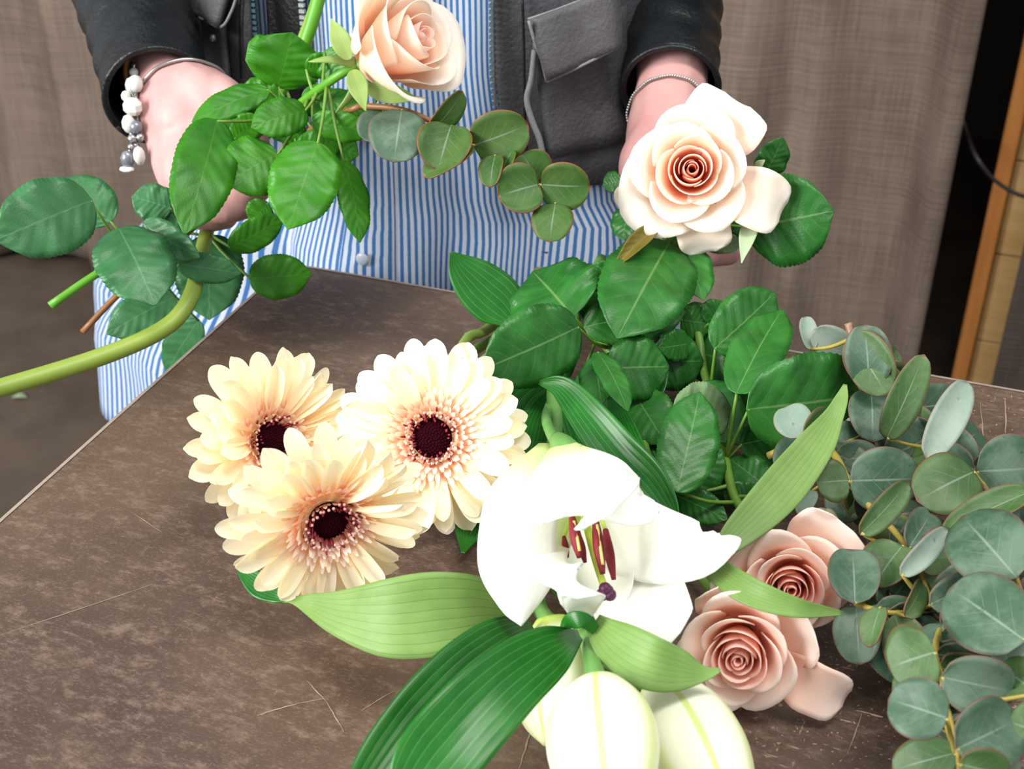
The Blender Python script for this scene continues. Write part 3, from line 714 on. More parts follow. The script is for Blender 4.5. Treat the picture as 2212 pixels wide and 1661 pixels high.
# sleeves with open cuffs
def sleeve(pts, radii, name='sleeve'):
    vs, fs, uv = tube_data(pts, radii, n=28, seg=44, cap=False)
    for i in range(len(vs)):
        k = i//28; c = sum((vs[k*28+q] for q in range(28)), V((0, 0, 0)))/28 if i % 28 == 0 else c
        j = i % 28; vs[i] = vs[i]+(vs[i]-c)*(.035*math.sin(k*1.15+2*math.sin(j*.45))*(1 if k < 40 else .2))
    o = obj(name, vs, fs, LEATH, pe, uv); s_ = o.modifiers.new('thickness', 'SOLIDIFY'); s_.thickness = .003; s_.offset = -1
    rim = vs[-28:]; rim.append(rim[0]); tube('cuff_edge', rim, .0019, LEATH, o, n=6, seg=56)
    return o
cL = [V((-.165, .19, 1.36)), V((-.225, .20, 1.20)), pt(262, -90, 1.06), pt(300, 40, 1.0), pt(322, 125, .965), pt(342, 208, .925)]
cR = [V((.235, .19, 1.36)), V((.300, .24, 1.20)), pt(1452, -140, 1.06), pt(1447, 10, 1.0), pt(1446, 100, .965), pt(1448, 190, .93)]
sleeve(cL, [.066, .056, .046, .042, .0395, .0375]); sleeve(cR, [.066, .056, .044, .040, .037, .0345])
# skin: arms, hands, neck as one body
parts = []
def limb(pts, rad, n=12, flat=1, up=None):
    parts.append(tube_data(pts, rad, n=n, flat=flat, up=up)); parts.append(ball_data(pts[0], rad[0], 12, 8)); parts.append(ball_data(pts[-1], rad[-1], 12, 8))
limb([V((BX, BY, .95)), V((BX, BY, 1.2)), V((BX, BY, 1.36))], [.09, .09, .075])
limb([V((BX, BY, 1.34)), V((BX, BY-.01, 1.48)), V((BX, BY-.02, 1.56))], [.055, .05, .05])
for s in (-1, 1):
    limb([V((BX, BY, 1.37)), V((BX+s*.17, BY, 1.37))], [.05, .045])
    limb([V((BX+s*.09, BY, .95)), V((BX+s*.09, BY-.01, .5)), V((BX+s*.09, BY+.01, .1))], [.085, .06, .04])
# right arm of the person (left in the photo), hand closing on the held stems
wL = pt(362, 172, .935)
limb(cL[:4]+[pt(330, 110, .965), wL], [.040, .036, .030, .026, .0235, .0230], flat=1)
limb([wL, pt(390, 215, .922), pt(400, 268, .905)], [.0230, .026, .025])
kn = [((352, 300), .905), ((383, 322), .893), ((418, 318), .887), ((452, 295), .888)]
limb([wL, pt(346, 235, .92), pt(352, 300, .905)], [.021, .018, .013])
limb([pt(388, 188, .93), pt(442, 218, .905), pt(470, 262, .895)], [.022, .021, .015])
fing = [([(352, 300, .905), (368, 380, .893), (402, 430, .882), (446, 446, .885)], .0098),
        ([(383, 322, .893), (396, 415, .878), (435, 468, .872), (488, 470, .878)], .0105),
        ([(418, 318, .887), (430, 405, .868), (472, 452, .862), (528, 448, .870)], .0108),
        ([(452, 295, .888), (470, 370, .868), (515, 412, .862), (560, 412, .872)], .0104)]
for pp, r in fing: limb([wL+(pt(*pp[0])-wL)*.45]+[pt(*p) for p in pp], [.016, r*1.25, r*1.05, r*.95, r*.8], n=10)
limb([pt(440, 195, .925), pt(490, 215, .896), pt(535, 262, .874), pt(556, 320, .866)], [.018, .0145, .0115, .0095], n=10)
# left arm of the person (right in the photo), fingers under the rose
wR = pt(1452, 190, .935)
limb(cR[:4]+[pt(1452, 110, .955), wR], [.045, .042, .034, .031, .0275, .026], flat=1)
limb([wR, pt(1442, 260, .918), pt(1445, 340, .905)], [.0262, .028, .031])
limb([pt(1420, 270, .915), pt(1400, 360, .90)], [.022, .018]); limb([pt(1480, 270, .915), pt(1500, 360, .90)], [.022, .02])
for pp, r in (([(1408, 380, .90), (1400, 460, .885), (1425, 525, .872), (1470, 545, .866)], .0100), ([(1442, 392, .897), (1442, 480, .880), (1470, 545, .868), (1520, 556, .866)], .0106),
              ([(1478, 390, .897), (1490, 475, .882), (1525, 540, .872), (1574, 548, .872)], .0106), ([(1512, 375, .90), (1540, 440, .888), (1572, 480, .880), (1605, 486, .880)], .0102)):
    limb([pt(1450, 320, .905)]+[pt(*p) for p in pp], [.018, r*1.25, r*1.08, r*.97, r*.8], n=10)
limb([pt(1415, 300, .90), pt(1378, 360, .872), pt(1395, 425, .852), pt(1425, 470, .848)], [.018, .014, .0115, .0095], n=10)
vs, fs, uv = merge(parts)
tmp = obj('body', vs, fs, SKIN, pe, uv)
rm = tmp.modifiers.new('remesh', 'REMESH'); rm.mode = 'VOXEL'; rm.voxel_size = .0026; rm.use_smooth_shade = True
sm = tmp.modifiers.new('smooth', 'SMOOTH'); sm.factor = .5; sm.iterations = 6
dg = bpy.context.evaluated_depsgraph_get(); me = bpy.data.meshes.new_from_object(tmp.evaluated_get(dg))
tmp.modifiers.clear(); tmp.data = me; me.polygons.foreach_set('use_smooth', [True]*len(me.polygons))
if not me.materials: me.materials.append(SKIN)
# head, hair, trousers, shoes: out of the picture, kept plain
hv, hf, hu = ball_data((BX, BY-.03, 1.64), .1, 24, 16, (.78, .95, 1.18)); obj('head', hv, hf, SKIN, pe)
hv, hf, hu = ball_data((BX, BY-.012, 1.655), .108, 24, 16, (.80, .95, 1.15)); hb = [f for f in hf if not (sum(hv[i].y for i in f)/4 < BY-.06 and sum(hv[i].z for i in f)/4 < 1.71)]
obj('hair', hv, hb, plain('hair_brown', '#3a2a20', .6), pe)
TRO = plain('trousers_dark', '#23262e', .8); SHOE = plain('shoe_dark', '#1b1818', .5)
for s in (-1, 1):
    tube('trouser_leg', [V((BX+s*.095, BY, .9)), V((BX+s*.095, BY-.005, .5)), V((BX+s*.095, BY+.01, .06))], [.10, .08, .065], TRO, pe, n=16)
    v_, f_, u_ = ball_data((BX+s*.095, BY-.05, .045), .1, 16, 10, (.46, 1.25, .45)); obj('shoe', v_, f_, SHOE, pe)

# jewellery
SILV = plain('silver', '#c9c9c6', .25, .9); PEARL = plain('pearl_bead', '#eef0ea', .2); GOLD = plain('gold_band', '#c58a52', .35, .5); GREYB = plain('grey_bead', '#8f93a0', .25, .4)
BT = BVHTree.FromPolygons([tuple(v.co+pe.location) for v in me.vertices], [tuple(q.vertices) for q in me.polygons])
def outb(q, r):
    """push a point out of the skin until it rests on it"""
    loc, n, i_, d = BT.find_nearest(q)
    return loc+n*(r+.0003) if (q-loc).dot(n) < r+.0003 else q
def skin_ring(c, ax, r, a_n=48):
    ax = ax.normalized(); X = ax.orthogonal().normalized(); Y = ax.cross(X); out = []
    for k in range(a_n+1):
        d = X*math.cos(2*math.pi*k/a_n)+Y*math.sin(2*math.pi*k/a_n); h = BT.ray_cast(c, d)[0]
        out.append((h if h is not None and (h-c).length < .045 else c+d*.028)+d*(r+.0006))
    return [(out[k-1 if k else a_n-1]+out[k]*2+out[k+1 if k < a_n else 1])/4+(out[k]-c).normalized()*.0004 for k in range(a_n+1)]
br = thing('bracelet', 'chunky charm bracelet of white beads dangling from one wrist', 'bracelet', pt(290, 240, .90))
spine_ = lambda l, n: [cr(l, i/n) for i in range(n+1)]
chain = [(322, 150, .93), (300, 175, .92), (288, 225, .905), (280, 270, .90), (288, 300, .90), (280, 335, .90)]
chain3 = [outb(q, .0024) for q in spine_([pt(*p) for p in chain], 14)]
tube('chain', chain3, .0022, SILV, br, n=6, seg=40)
ch2 = [outb(q, .0018) for q in spine_([pt(*p) for p in [(310, 185, .915), (304, 215, .91), (298, 290, .90), (296, 315, .898), (310, 330, .90)]], 12)]; tube('chain', ch2, .0016, SILV, br, n=6, seg=24)
for x, y, d, r, m, k in ((285, 187, .908, .0058, PEARL, (.8, .8, 1.25)), (309, 190, .908, .0062, PEARL, (1, 1, 1.2)), (291, 232, .898, .0088, PEARL, (1, .8, .9)), (278, 268, .895, .0066, PEARL, (.9, .8, 1.2)), (294, 275, .895, .0058, GREYB, (1, 1, 1)), (286, 300, .895, .0042, SILV, (1, 1, 1)), (303, 297, .895, .0036, SILV, (1, 1, 1)), (276, 345, .893, .0066, GREYB, (.9, .9, 1.2)), (311, 337, .893, .0062, PEARL, (.8, .8, 1.3)), (274, 365, .893, .0042, PEARL, (1.6, 1.2, .5)), (283, 318, .894, .003, SILV, (1, 1, 1)), (272, 208, .90, .004, PEARL, (1, 1, 1.2)), (303, 160, .92, .004, PEARL, (1, 1, 1))):
    obj('bead', *ball_data(outb(pt(x, y, d), r*.86*max(k)), r*.86, 8, 5, k)[:2], m, br, smooth=(m is not PEARL or k[1] != .8 or x != 291))
axL = (wL-cL[3]); axR = (wR-cR[3])
def ring_on_skin(name, c, ax, rad, m, label, cat):
    return tag(tube(name, skin_ring(c, ax, rad), rad, m, None, n=8, seg=96, cap=False), label, cat)
ring_on_skin('gold_bangle', lerp(pt(330, 110, .965), wL, .62), axL, .0024, GOLD, 'gold band just inside the cuff above the charm bracelet', 'bangle')
ring_on_skin('silver_bangle', wL+axL*.20, axL, .0012, SILV, 'slim silver bangle on the wrist beside the charm bracelet', 'bangle')
bc = thing('chain_bracelet', 'fine silver chain bracelet on the wrist above the open cream rose', 'bracelet', wR)
cpts = skin_ring(pt(1447, 232, .918), axR*.8+(CAM-wR).normalized()*.03, .0011, 90)
vs, fs, uv = merge([ball_data(p, .0012, 6, 4) for p in cpts]); obj('chain', vs, fs, SILV, bc, uv)
cq = min(cpts, key=lambda q: (q-pt(1500, 205, .905)).length)
obj('charm', *ball_data(outb(cq+V((0, 0, -.003)), .0040), .0034, 8, 5, (1.2, 1, .8))[:2], SILV, bc); obj('charm', *ball_data(outb(cq+RT*.005, .0028), .0024, 8, 5)[:2], SILV, bc)
#PART3
# ================================================================== FLOWERS
def pts(*l): return [pt(*p) for p in l]
# ---------------------------------------------------------------- gerberas
toC = -FW
gerbera('fully open cream gerbera beside the white lily, its thick green stem showing behind', pt(934, 946, .051), toC*1.0+UP*.06-RT*.02, .0545, pts((1000, 745, .03), (1048, 715, .025), (1120, 660, .02), (1190, 605, .02)), 3, cup=8)
gerbera('cream gerbera tipped sideways, lying over the end of a pale twisted lily leaf', pt(708, 1118, .064), toC*.84+RT*.38-UP*.52, .0510, pts((775, 1055, .022), (840, 985, .006), (960, 850, .006), (1120, 720, .012)), 8, cup=11, wild=(.15, 1.0))
gerbera('cream gerbera half hidden under another, its eye partly covered', pt(586, 950, .046), toC*.80+RT*.58+UP*.06, .0515, pts((690, 952, .02), (735, 940, .015), (860, 860, .010), (1060, 735, .010)), 5, cup=19, wild=(.5, .6))

# ---------------------------------------------------------------- white lily stalk: bloom, buds, leaves
LS = pts((1300, 560, .03), (1260, 640, .03), (1215, 760, .045), (1196, 845, .050), (1200, 930, .045), (1180, 1060, .03), (1165, 1200, .022), (1165, 1310, .026), (1210, 1355, .034), (1268, 1372, .045))
ly = thing('lily_stalk', 'white lily stalk with one open bloom, fat greenish buds and long pointed leaves', 'flower', LS[0])
tube('stem', LS, [.0042, .0042, .0040, .0036], ST_LILY, ly, n=10, seg=60)
tube('pedicel', pts((1190, 870, .045), (1180, 905, .055), (1195, 945, .068), (1215, 958, .075)), [.0030, .0030, .0038], ST_LILY, ly, n=8)
tube('pedicel', pts((1268, 1372, .045), (1276, 1410, .055), (1284, 1450, .062), (1292, 1490, .064)), [.0042, .0038, .0042, .0048], ST_LILY, ly, n=10)
tube('pedicel', pts((1165, 1310, .03), (1180, 1335, .04), (1200, 1355, .042)), [.0034, .004], ST_LILY, ly, n=8)
tube('pedicel', pts((1276, 1400, .04), (1350, 1450, .04), (1425, 1490, .04)), [.0034, .004], ST_LILY, ly, n=8)
fl_ = tube('bloom', pts((1205, 950, .070), (1222, 975, .078), (1240, 1010, .078)), [.0045, .0075, .009], ST_LILY, ly, n=12, seg=8)
def tepal(st, cup=0.0, mids=None, wav=.04, nrm=None, hr=None, seed=0, name='tepal', m=None, tip=.08):
    """stations px,py,h,width_px"""
    cl = pts(*[s_[:3] for s_ in st]); ws = [pxm(s_[3], p)/2 for s_, p in zip(st, cl)]; wr = [pxm(s_[4] if len(s_) > 4 else s_[3], p)/2 for s_, p in zip(st, cl)]
    n0 = facing(cl[0], cl[-1], 0) if nrm is None else nrm
    def f(w): return lambda v: max(cr(w, v), .0004)*(min(1, (1-v)/tip)**.5 if v > 1-tip else 1)+.0003
    return blade(name, fl_ if name == 'tepal' else ly, cl, f(ws), n0, m or LILY, m or LILY, nv=30, nu=14, cup=cup, wav=wav, wavn=1.6, hwr=f(wr), thick=.0009, seed=seed)
# u<0 is the side towards -S, S = T x N
tepal([(1212, 955, .082, 50), (1225, 1005, .105, 190), (1242, 1052, .116, 262), (1258, 1095, .118, 250), (1266, 1138, .110, 110)], cup=-.16, wav=.0, seed=1, tip=.45)
tepal([(1235, 985, .088, 60), (1290, 1040, .103, 130), (1360, 1080, .100, 110), (1424, 1095, .092, 60)], cup=-.10, wav=.05, seed=2, tip=.15)
tepal([(1195, 960, .070, 60), (1140, 1050, .085, 150), (1120, 1140, .082, 165), (1120, 1230, .075, 165), (1122, 1300, .068, 95), (1126, 1352, .060, 18)], cup=-.20, wav=.03, seed=3)
tepal([(1200, 1090, .055, 120), (1158, 1175, .066, 140), (1185, 1222, .086, 85), (1232, 1240, .095, 92), (1258, 1285, .080, 95), (1258, 1345, .050, 75)], cup=-.25, wav=.03, seed=4, tip=.2)
tepal([(1235, 1000, .045, 60), (1310, 1110, .050, 150), (1400, 1172, .060, 168), (1500, 1190, .070, 132), (1562, 1174, .072, 78), (1592, 1158, .072, 24)], cup=.16, wav=.05, seed=5, tip=.05)
tepal([(1245, 1030, .035, 60), (1310, 1150, .034, 160), (1368, 1270, .046, 205), (1412, 1345, .054, 185), (1442, 1392, .056, 140)], cup=.10, wav=.04, seed=6, tip=.15)
tepal([(1230, 1010, .040, 90), (1265, 1110, .040, 170), (1295, 1210, .040, 150), (1308, 1290, .042, 120), (1310, 1350, .040, 50)], cup=.38, wav=.03, seed=7, tip=.25)
for i, (a, b, c_, d_) in enumerate((((1243, 1080, .07), (1218, 1160, .066), (1226, 1205, .062), 15), ((1250, 1070, .08), (1236, 1120, .080), (1252, 1205, .072), 26), ((1275, 1075, .08), (1286, 1125, .078), (1302, 1240, .066), 26), ((1285, 1085, .075), (1308, 1145, .068), (1326, 1252, .058), 22), ((1240, 1085, .068), (1248, 1150, .064), (1264, 1215, .06), 18))):
    p0, p1, p2 = pt(*a), pt(*b), pt(*c_); m_ = lerp(p1, p2, .5)+(CAM-p1).normalized()*.003
    tube('filament', pts((1235, 1000, .07))+[p0, p1], [.0012, .0011, .0010], FILA, fl_, n=6)
    o = tube('anther', [p1, m_, p2], [pxm(d_*.30, p1), pxm(d_*.5, p1), pxm(d_*.22, p1)], ANTHER, fl_, n=10, seg=12)
    if d_ > 24: tube('pollen_seam', [q+(CAM-q).normalized()*pxm(d_*.43, q)+RT*pxm(3, q) for q in (lerp(p1, m_, .15), m_, lerp(p2, m_, .35))], pxm(3.6, p1), ANTH_Y, o, n=6, seg=8)
tube('pistil', pts((1240, 1010, .06), (1262, 1110, .062), (1285, 1205, .060), (1306, 1270, .058)), [.0022, .0021, .0018, .0018], FILA, fl_, n=8)
sg = pt(1309, 1278, .060); pp = [ball_data(sg+RT*dx+UP*dy, .0030, 10, 6) for dx, dy in ((-.0018, -.0014), (.0018, -.0014), (-.0004, .0014), (.0006, .0004))]
vs, fs, uv = merge(pp); obj('stigma', vs, fs, STIGMA, fl_, uv)
def bud(st, spin=0, lob=.06):
    cl = pts(*[s_[:3] for s_ in st]); rad = [pxm(s_[3], p)/2 for s_, p in zip(st, cl)]
    vs, fs, uv = tube_data(cl, rad, n=36, seg=30, up=(CAM-cl[1]).normalized())
    n_ = 36; out = []
    for i, v in enumerate(vs):
        k = i//n_; c = sum((vs[k*n_+q] for q in range(n_)), V((0, 0, 0)))/n_ if i % n_ == 0 else c
        a = (i % n_)/n_; out.append(v+(v-c)*(lob*math.cos(a*6.283*3+spin*18.85)))
    uv = [((u+spin) % 1.0 if True else u, v) for u, v in uv]
    return obj('bud', out, fs, BUD, ly, uv)
bud([(1290, 1478, .062, 50), (1293, 1500, .063, 130), (1298, 1560, .062, 220), (1306, 1640, .058, 238), (1316, 1740, .052, 175), (1326, 1830, .045, 40)], .5)
bud([(1194, 1338, .040, 70), (1198, 1375, .036, 125), (1198, 1440, .030, 168), (1194, 1510, .028, 172), (1186, 1570, .024, 110), (1180, 1608, .022, 20)], .45)
bud([(1420, 1480, .036, 60), (1438, 1510, .036, 130), (1478, 1570, .036, 192), (1520, 1650, .034, 205), (1560, 1740, .030, 150), (1590, 1810, .026, 30)], .55)
bud([(1418, 1590, .020, 40), (1430, 1625, .020, 90), (1445, 1690, .018, 110), (1460, 1760, .016, 30)], .5)
# long leaves: centre line stations with widths
def lleaf(st, m, mb=None, cup=.06, wav=.02, nrm=None, fold=0, seed=0, twist=None):
    cl = pts(*[s_[:3] for s_ in st]); ws = [pxm(s_[3], p)/2 for s_, p in zip(st, cl)]
    n0 = (CAM-cl[len(cl)//2]).normalized() if nrm is None else nrm
    if twist:
        ax = (cl[-1]-cl[0]).normalized(); nn = lambda v: Quaternion(ax, math.radians(cr(twist, v))) @ n0
    else: nn = n0
    return blade('leaf', ly, cl, lambda v: max(cr(ws, v), 0)+.0004, nn, m, mb or m, nv=40, nu=12, cup=cup, fold=fold, wav=wav, thick=.0006, seed=seed)
lleaf([(1115, 700, .035, 30), (1085, 660, .045, 105), (1040, 620, .055, 110), (1000, 580, .065, 70), (974, 545, .075, 4)], LILYD, seed=1)
lleaf([(1195, 835, .030, 60), (1150, 870, .028, 130), (1115, 940, .022, 140), (1105, 1000, .018, 100), (1090, 1060, .012, 8)], LILYD, seed=2)
lleaf([(1190, 850, .036, 20), (1160, 900, .036, 55), (1145, 960, .034, 60), (1130, 1050, .030, 30)], LILYD, seed=21)
lleaf([(1165, 826, .070, 6), (1215, 838, .073, 46), (1270, 900, .068, 76), (1330, 975, .060, 95), (1395, 1040, .054, 90), (1440, 1100, .048, 55), (1462, 1135, .045, 6)], LILYD, LILYG, cup=.3, seed=3)
lleaf([(1225, 880, .035, 40), (1290, 980, .032, 120), (1350, 1060, .028, 110), (1400, 1120, .022, 10)], LILYD, seed=31)
lleaf([(1320, 850, .03, 20), (1350, 930, .035, 50), (1380, 1000, .035, 40), (1400, 1080, .03, 6)], LILYD, seed=32)
lleaf([(1545, 1200, .050, 14), (1590, 1155, .056, 62), (1680, 1065, .064, 92), (1760, 965, .070, 76), (1800, 900, .074, 40), (1818, 860, .078, 24), (1826, 830, .082, 4)], LILYP, LILYG, cup=.15, seed=4)
lleaf([(1500, 1190, .052, 30), (1560, 1240, .060, 52), (1630, 1282, .064, 56), (1720, 1312, .062, 38), (1822, 1325, .054, 4)], LILYP, cup=.2, seed=5)
lleaf([(1120, 1330, .035, 40), (1050, 1318, .045, 130), (950, 1325, .050, 175), (840, 1335, .048, 165), (740, 1325, .040, 100), (672, 1306, .034, 46), (628, 1294, .030, 14), (590, 1278, .027, 48), (550, 1252, .026, 46), (512, 1224, .028, 4)], LILYP, LILYP, cup=.1, seed=6)
lleaf([(628, 1294, .031, 6), (600, 1284, .031, 34), (570, 1268, .030, 54), (545, 1252, .030, 44), (511, 1223, .031, 4)], LILYD, cup=.1, seed=61)
lleaf([(1150, 1352, .045, 24), (1090, 1385, .052, 105), (1000, 1455, .054, 135), (900, 1560, .050, 135), (810, 1680, .044, 110), (740, 1790, .036, 8)], LILYG, LILYP, cup=.12, fold=.05, seed=7)
lleaf([(1252, 1372, .056, 20), (1190, 1405, .066, 105), (1100, 1470, .072, 150), (1010, 1560, .070, 172), (920, 1670, .062, 160), (850, 1790, .050, 10)], LILYG, LILYP, cup=.10, fold=.08, seed=8)
lleaf([(1282, 1345, .064, 40), (1330, 1390, .068, 96), (1400, 1430, .070, 112), (1470, 1448, .066, 84), (1520, 1455, .064, 30), (1556, 1447, .066, 4)], LILYP, LILYG, cup=.12, seed=9)
lleaf([(1288, 1362, .066, 20), (1262, 1340, .072, 30), (1232, 1342, .070, 32), (1212, 1358, .062, 6)], LILYG, cup=-.1, seed=10)
lleaf([(1400, 1570, .034, 20), (1440, 1620, .034, 60), (1500, 1665, .030, 95), (1570, 1730, .02, 10)], LILYD, LILYG, seed=11)
lleaf([(1060, 1080, .01, 20), (1020, 1130, .010, 70), (1000, 1195, .012, 4)], LILYG, seed=12)
lleaf([(1200, 1200, .012, 30), (1230, 1260, .012, 80), (1240, 1330, .014, 8)], LILYD, seed=13)

# ---------------------------------------------------------------- rose held in the hand at the right of the body
rb_c = pt(1490, 378, .835)
rbs = pts((1492, 420, .846), (1480, 470, .846), (1446, 520, .850), (1380, 575, .858), (1290, 600, .87), (1210, 590, .90), (1160, 585, .93))
rB = thing('rose', 'wide open creamy white rose with coral heart held before the wrist with fine chain', 'flower', rbs[-1])
rose_head(rB, rb_c, toC*1.0-RT*.10-UP*.05, .0400, .040, (R_IN, R_MID, R_OUT), 21, spin=.6, n=20, upv=UP, flare=((4.30, .054, .019, -.18), (5.70, .044, .026, .0), (3.35, .043, .017, -.2), (2.0, .042, .012, -.25)))
tube('stem', [rb_c]+rbs, .0030, ST_OLIVE, rB, n=8); spB = spine(rbs)
for a in (((1612, 492, .845), (1802, 455, .815), 190, ROSEL, 5), ((1645, 385, .87), (1692, 297, .86), 62, ROSEL, 35), ((1345, 390, .86), (1302, 400, .86), 45, ROSEL, 20), ((1362, 440, .865), (1345, 520, .86), 60, ROSED, 30),
          ((1447, 522, .83), (1333, 731, .765), 190, ROSEL, 6), ((1458, 508, .845), (1521, 648, .80), 82, ROSED, -25), ((1515, 520, .845), (1605, 528, .835), 46, ROSEU, 0), ((1560, 505, .85), (1640, 480, .85), 40, ROSED, 20)):
    leaf(rB, a[0], a[1], a[2], a[3], roll=a[4], stem=spB, bend=.05, fold=.10)
WITH = leaf_mat('withered_leaf', '#6f6a1e', '#8a7a2a', '#b08040', 'rose', .5)
leaf(rB, (1420, 490, .82), (1322, 584, .80), 34, WITH, 'lily', roll=20, cup=.6, mb=WITH)
leaf(rB, (1628, 468, .83), (1602, 568, .80), 34, SEPALP, 'lily', roll=10, name='sepal', pet=False)
leaf(rB, (1632, 360, .815), (1652, 346, .81), 14, SEPALP, 'lily', name='sepal', pet=False)
leaf(rB, (1525, 500, .83), (1497, 518, .82), 26, SEPAL, 'lily', name='sepal', pet=False)

THK = pts((-160, 880, .74), (0, 838, .77), (220, 770, .80), (350, 712, .815), (405, 655, .825), (428, 585, .842), (442, 520, .868), (460, 455, .900), (490, 385, .917), (545, 300, .922), (600, 210, .916), (680, 20, .896), (720, -160, .893))
tag(tube('flower_stem', THK, [.0056, .0056, .0052, .0048, .0046, .0044], ST_PALE, None, n=10, seg=60), 'thick pale green flower stem bowing out below the hand and across the floor', 'stem')
# ---------------------------------------------------------------- rose held over the other hand
# held eucalyptus stem
EH = pts((780, 228, .82), (880, 240, .81), (1010, 302, .80), (1062, 338, .80), (1165, 400, .795), (1200, 445, .795))
eh = thing('eucalyptus_sprig', 'slim eucalyptus sprig with red-edged leaves held out before the striped shirt', 'branch', EH[0])
tube('stem', EH, [.0021, .0018, .0014, .0009], ST_BROWN, eh, n=7); spE = spine(EH)
back = pts((780, 228, .82), (690, 268, .850), (590, 345, .884), (500, 425, .890), (420, 490, .886), (262, 630, .872), (178, 718, .868)); tube('stem', back, .0022, ST_BROWN, eh, n=7)
ra_c = pt(784, 142, .825)
ras = pts((745, 155, .82), (700, 185, .83), (640, 232, .858), (560, 310, .888), (480, 395, .894), (350, 505, .884), (213, 589, .87), (108, 661, .86))
rA = thing('rose', 'pale peach rose seen from the side, held up above leaves before the striped shirt', 'flower', ras[-1])
rose_head(rA, ra_c, RT*.74+UP*.20+toC*.60, .0450, .060, (P_MID, R_MID, R_OUT), 31, spin=.2, n=17, open_=.8, upv=UP)
tube('stem', [ra_c]+ras[:4], .0030, ST_BRIGHT, rA, n=8); tube('stem', ras[3:], [.0030, .0028, .0028, .0030], ST_BRIGHT, rA, n=8); spA = spine(ras)
HL = (((600, 190, .86), (632, 70, .85), 150, ROSEB, 12), ((580, 192, .85), (414, 264, .83), 58, ROSEB, 30), ((662, 238, .83), (542, 275, .81), 80, ROSEB, 15), ((672, 262, .835), (808, 282, .83), 62, ROSED, 15),
      ((470, 258, .815), (398, 506, .77), 128, ROSEG, -8), ((602, 332, .82), (486, 396, .80), 128, ROSEB, 12), ((688, 306, .81), (622, 496, .79), 142, ROSEB, 6), ((742, 345, .82), (778, 524, .81), 62, ROSEB, -30),
      ((496, 536, .85), (613, 468, .85), 64, ROSED, 15), ((538, 602, .87), (674, 590, .87), 92, ROSED, 10), ((700, 110, .84), (740, 170, .84), 70, ROSED, 20), ((660, 150, .84), (720, 130, .845), 50, ROSED, 20), ((690, 215, .845), (800, 240, .84), 60, ROSED, -10), ((640, 330, .86), (740, 300, .86), 70, ROSED, 0))
for a in HL: leaf(rA, a[0], a[1], a[2], ROSEB, roll=a[4], stem=spA, bend=.06, fold=.10)
for (x0_, y0_, d0), (x1_, y1_, d1), w_ in (((762, 150, .80), (790, 240, .79), 40), ((790, 190, .80), (905, 215, .80), 40), ((755, 130, .81), (715, 40, .81), 40)):
    leaf(rA, (x0_, y0_, d0), (x1_, y1_, d1), w_, SEPAL, 'lily', name='sepal', pet=False, mb=SEPAL)
for a in (((600, 215, .86), (520, 190, .86), 70, ROSED, 0), ((640, 245, .862), (590, 300, .862), 90, ROSED, 0), ((650, 215, .86), (740, 225, .862), 70, ROSED, 0), ((560, 250, .855), (470, 300, .852), 80, ROSED, 5), ((690, 300, .855), (775, 335, .855), 80, ROSED, 10), ((600, 120, .87), (530, 130, .868), 90, ROSEB, 10), ((505, 300, .84), (560, 250, .84), 60, ROSEB, 10), ((580, 440, .86), (540, 480, .862), 60, ROSED, 0)):
    leaf(rA, a[0], a[1], a[2], ROSEB, roll=a[4], stem=spA, bend=.06, fold=.10)
# second rose stem in that hand, its bloom above the picture
rcs = pts((720, -260, .862), (700, -60, .872), (660, 90, .880), (600, 210, .898), (505, 345, .905), (430, 455, .900), (372, 560, .882), (330, 620, .872))
rC2 = thing('leafy_stem', 'leafy rose stem running down through the hand with broad greyish green leaves', 'stem', rcs[-1])
tube('stem', rcs, [.0050, .0048, .0045, .0034, .0030, .0030], ST_BRIGHT, rC2, n=8); spC2 = spine(rcs)
for a in (((200, 432, .80), (-12, 520, .76), 160, ROSEG, 5), ((240, 480, .84), (140, 385, .84), 100, ROSEB, 10), ((370, 450, .85), (284, 425, .845), 78, ROSED, 10), ((256, 492, .81), (336, 660, .79), 158, ROSEG, -12), ((308, 482, .83), (432, 556, .82), 64, ROSEL, 20),
          ((378, 640, .83), (230, 722, .82), 88, ROSEB, 10), ((455, 505, .880), (452, 692, .868), 140, ROSED, 10), ((430, 690, .90), (360, 806, .94), 74, ROSED, 15), ((385, 570, .84), (520, 590, .85), 60, ROSED, 0), ((330, 410, .855), (400, 500, .855), 70, ROSED, 10)):
    leaf(rC2, a[0], a[1], a[2], ROSEG, roll=a[4], stem=spC2, bend=.06, fold=.10)
# held eucalyptus
for a in (((868, 236, .80), (852, 344, .785), 108, EUC, 5), ((925, 290, .80), (996, 203, .80), 42, EUCH, 35), ((975, 270, .795), (948, 362, .785), 98, EUCH, 10), ((1022, 312, .79), (922, 378, .785), 44, EUCH, 40), ((1022, 314, .795), (1134, 272, .785), 96, EUCH, 10),
          ((1070, 335, .79), (1060, 400, .785), 42, EUCH, 30), ((1108, 322, .79), (1078, 398, .79), 26, EUCH, 55), ((1165, 398, .79), (1082, 422, .785), 92, EUCH, 10), ((1160, 392, .795), (1130, 335, .79), 78, EUCH, 20), ((1168, 398, .79), (1268, 402, .785), 88, EUCH, 15), ((1200, 438, .79), (1188, 518, .78), 76, EUCH, 10), ((830, 240, .82), (790, 300, .815), 60, EUC, 20)):
    leaf(eh, a[0], a[1], a[2], a[3], 'euc', roll=a[4], stem=spE, mb=EUCH, petm=ST_EUC)

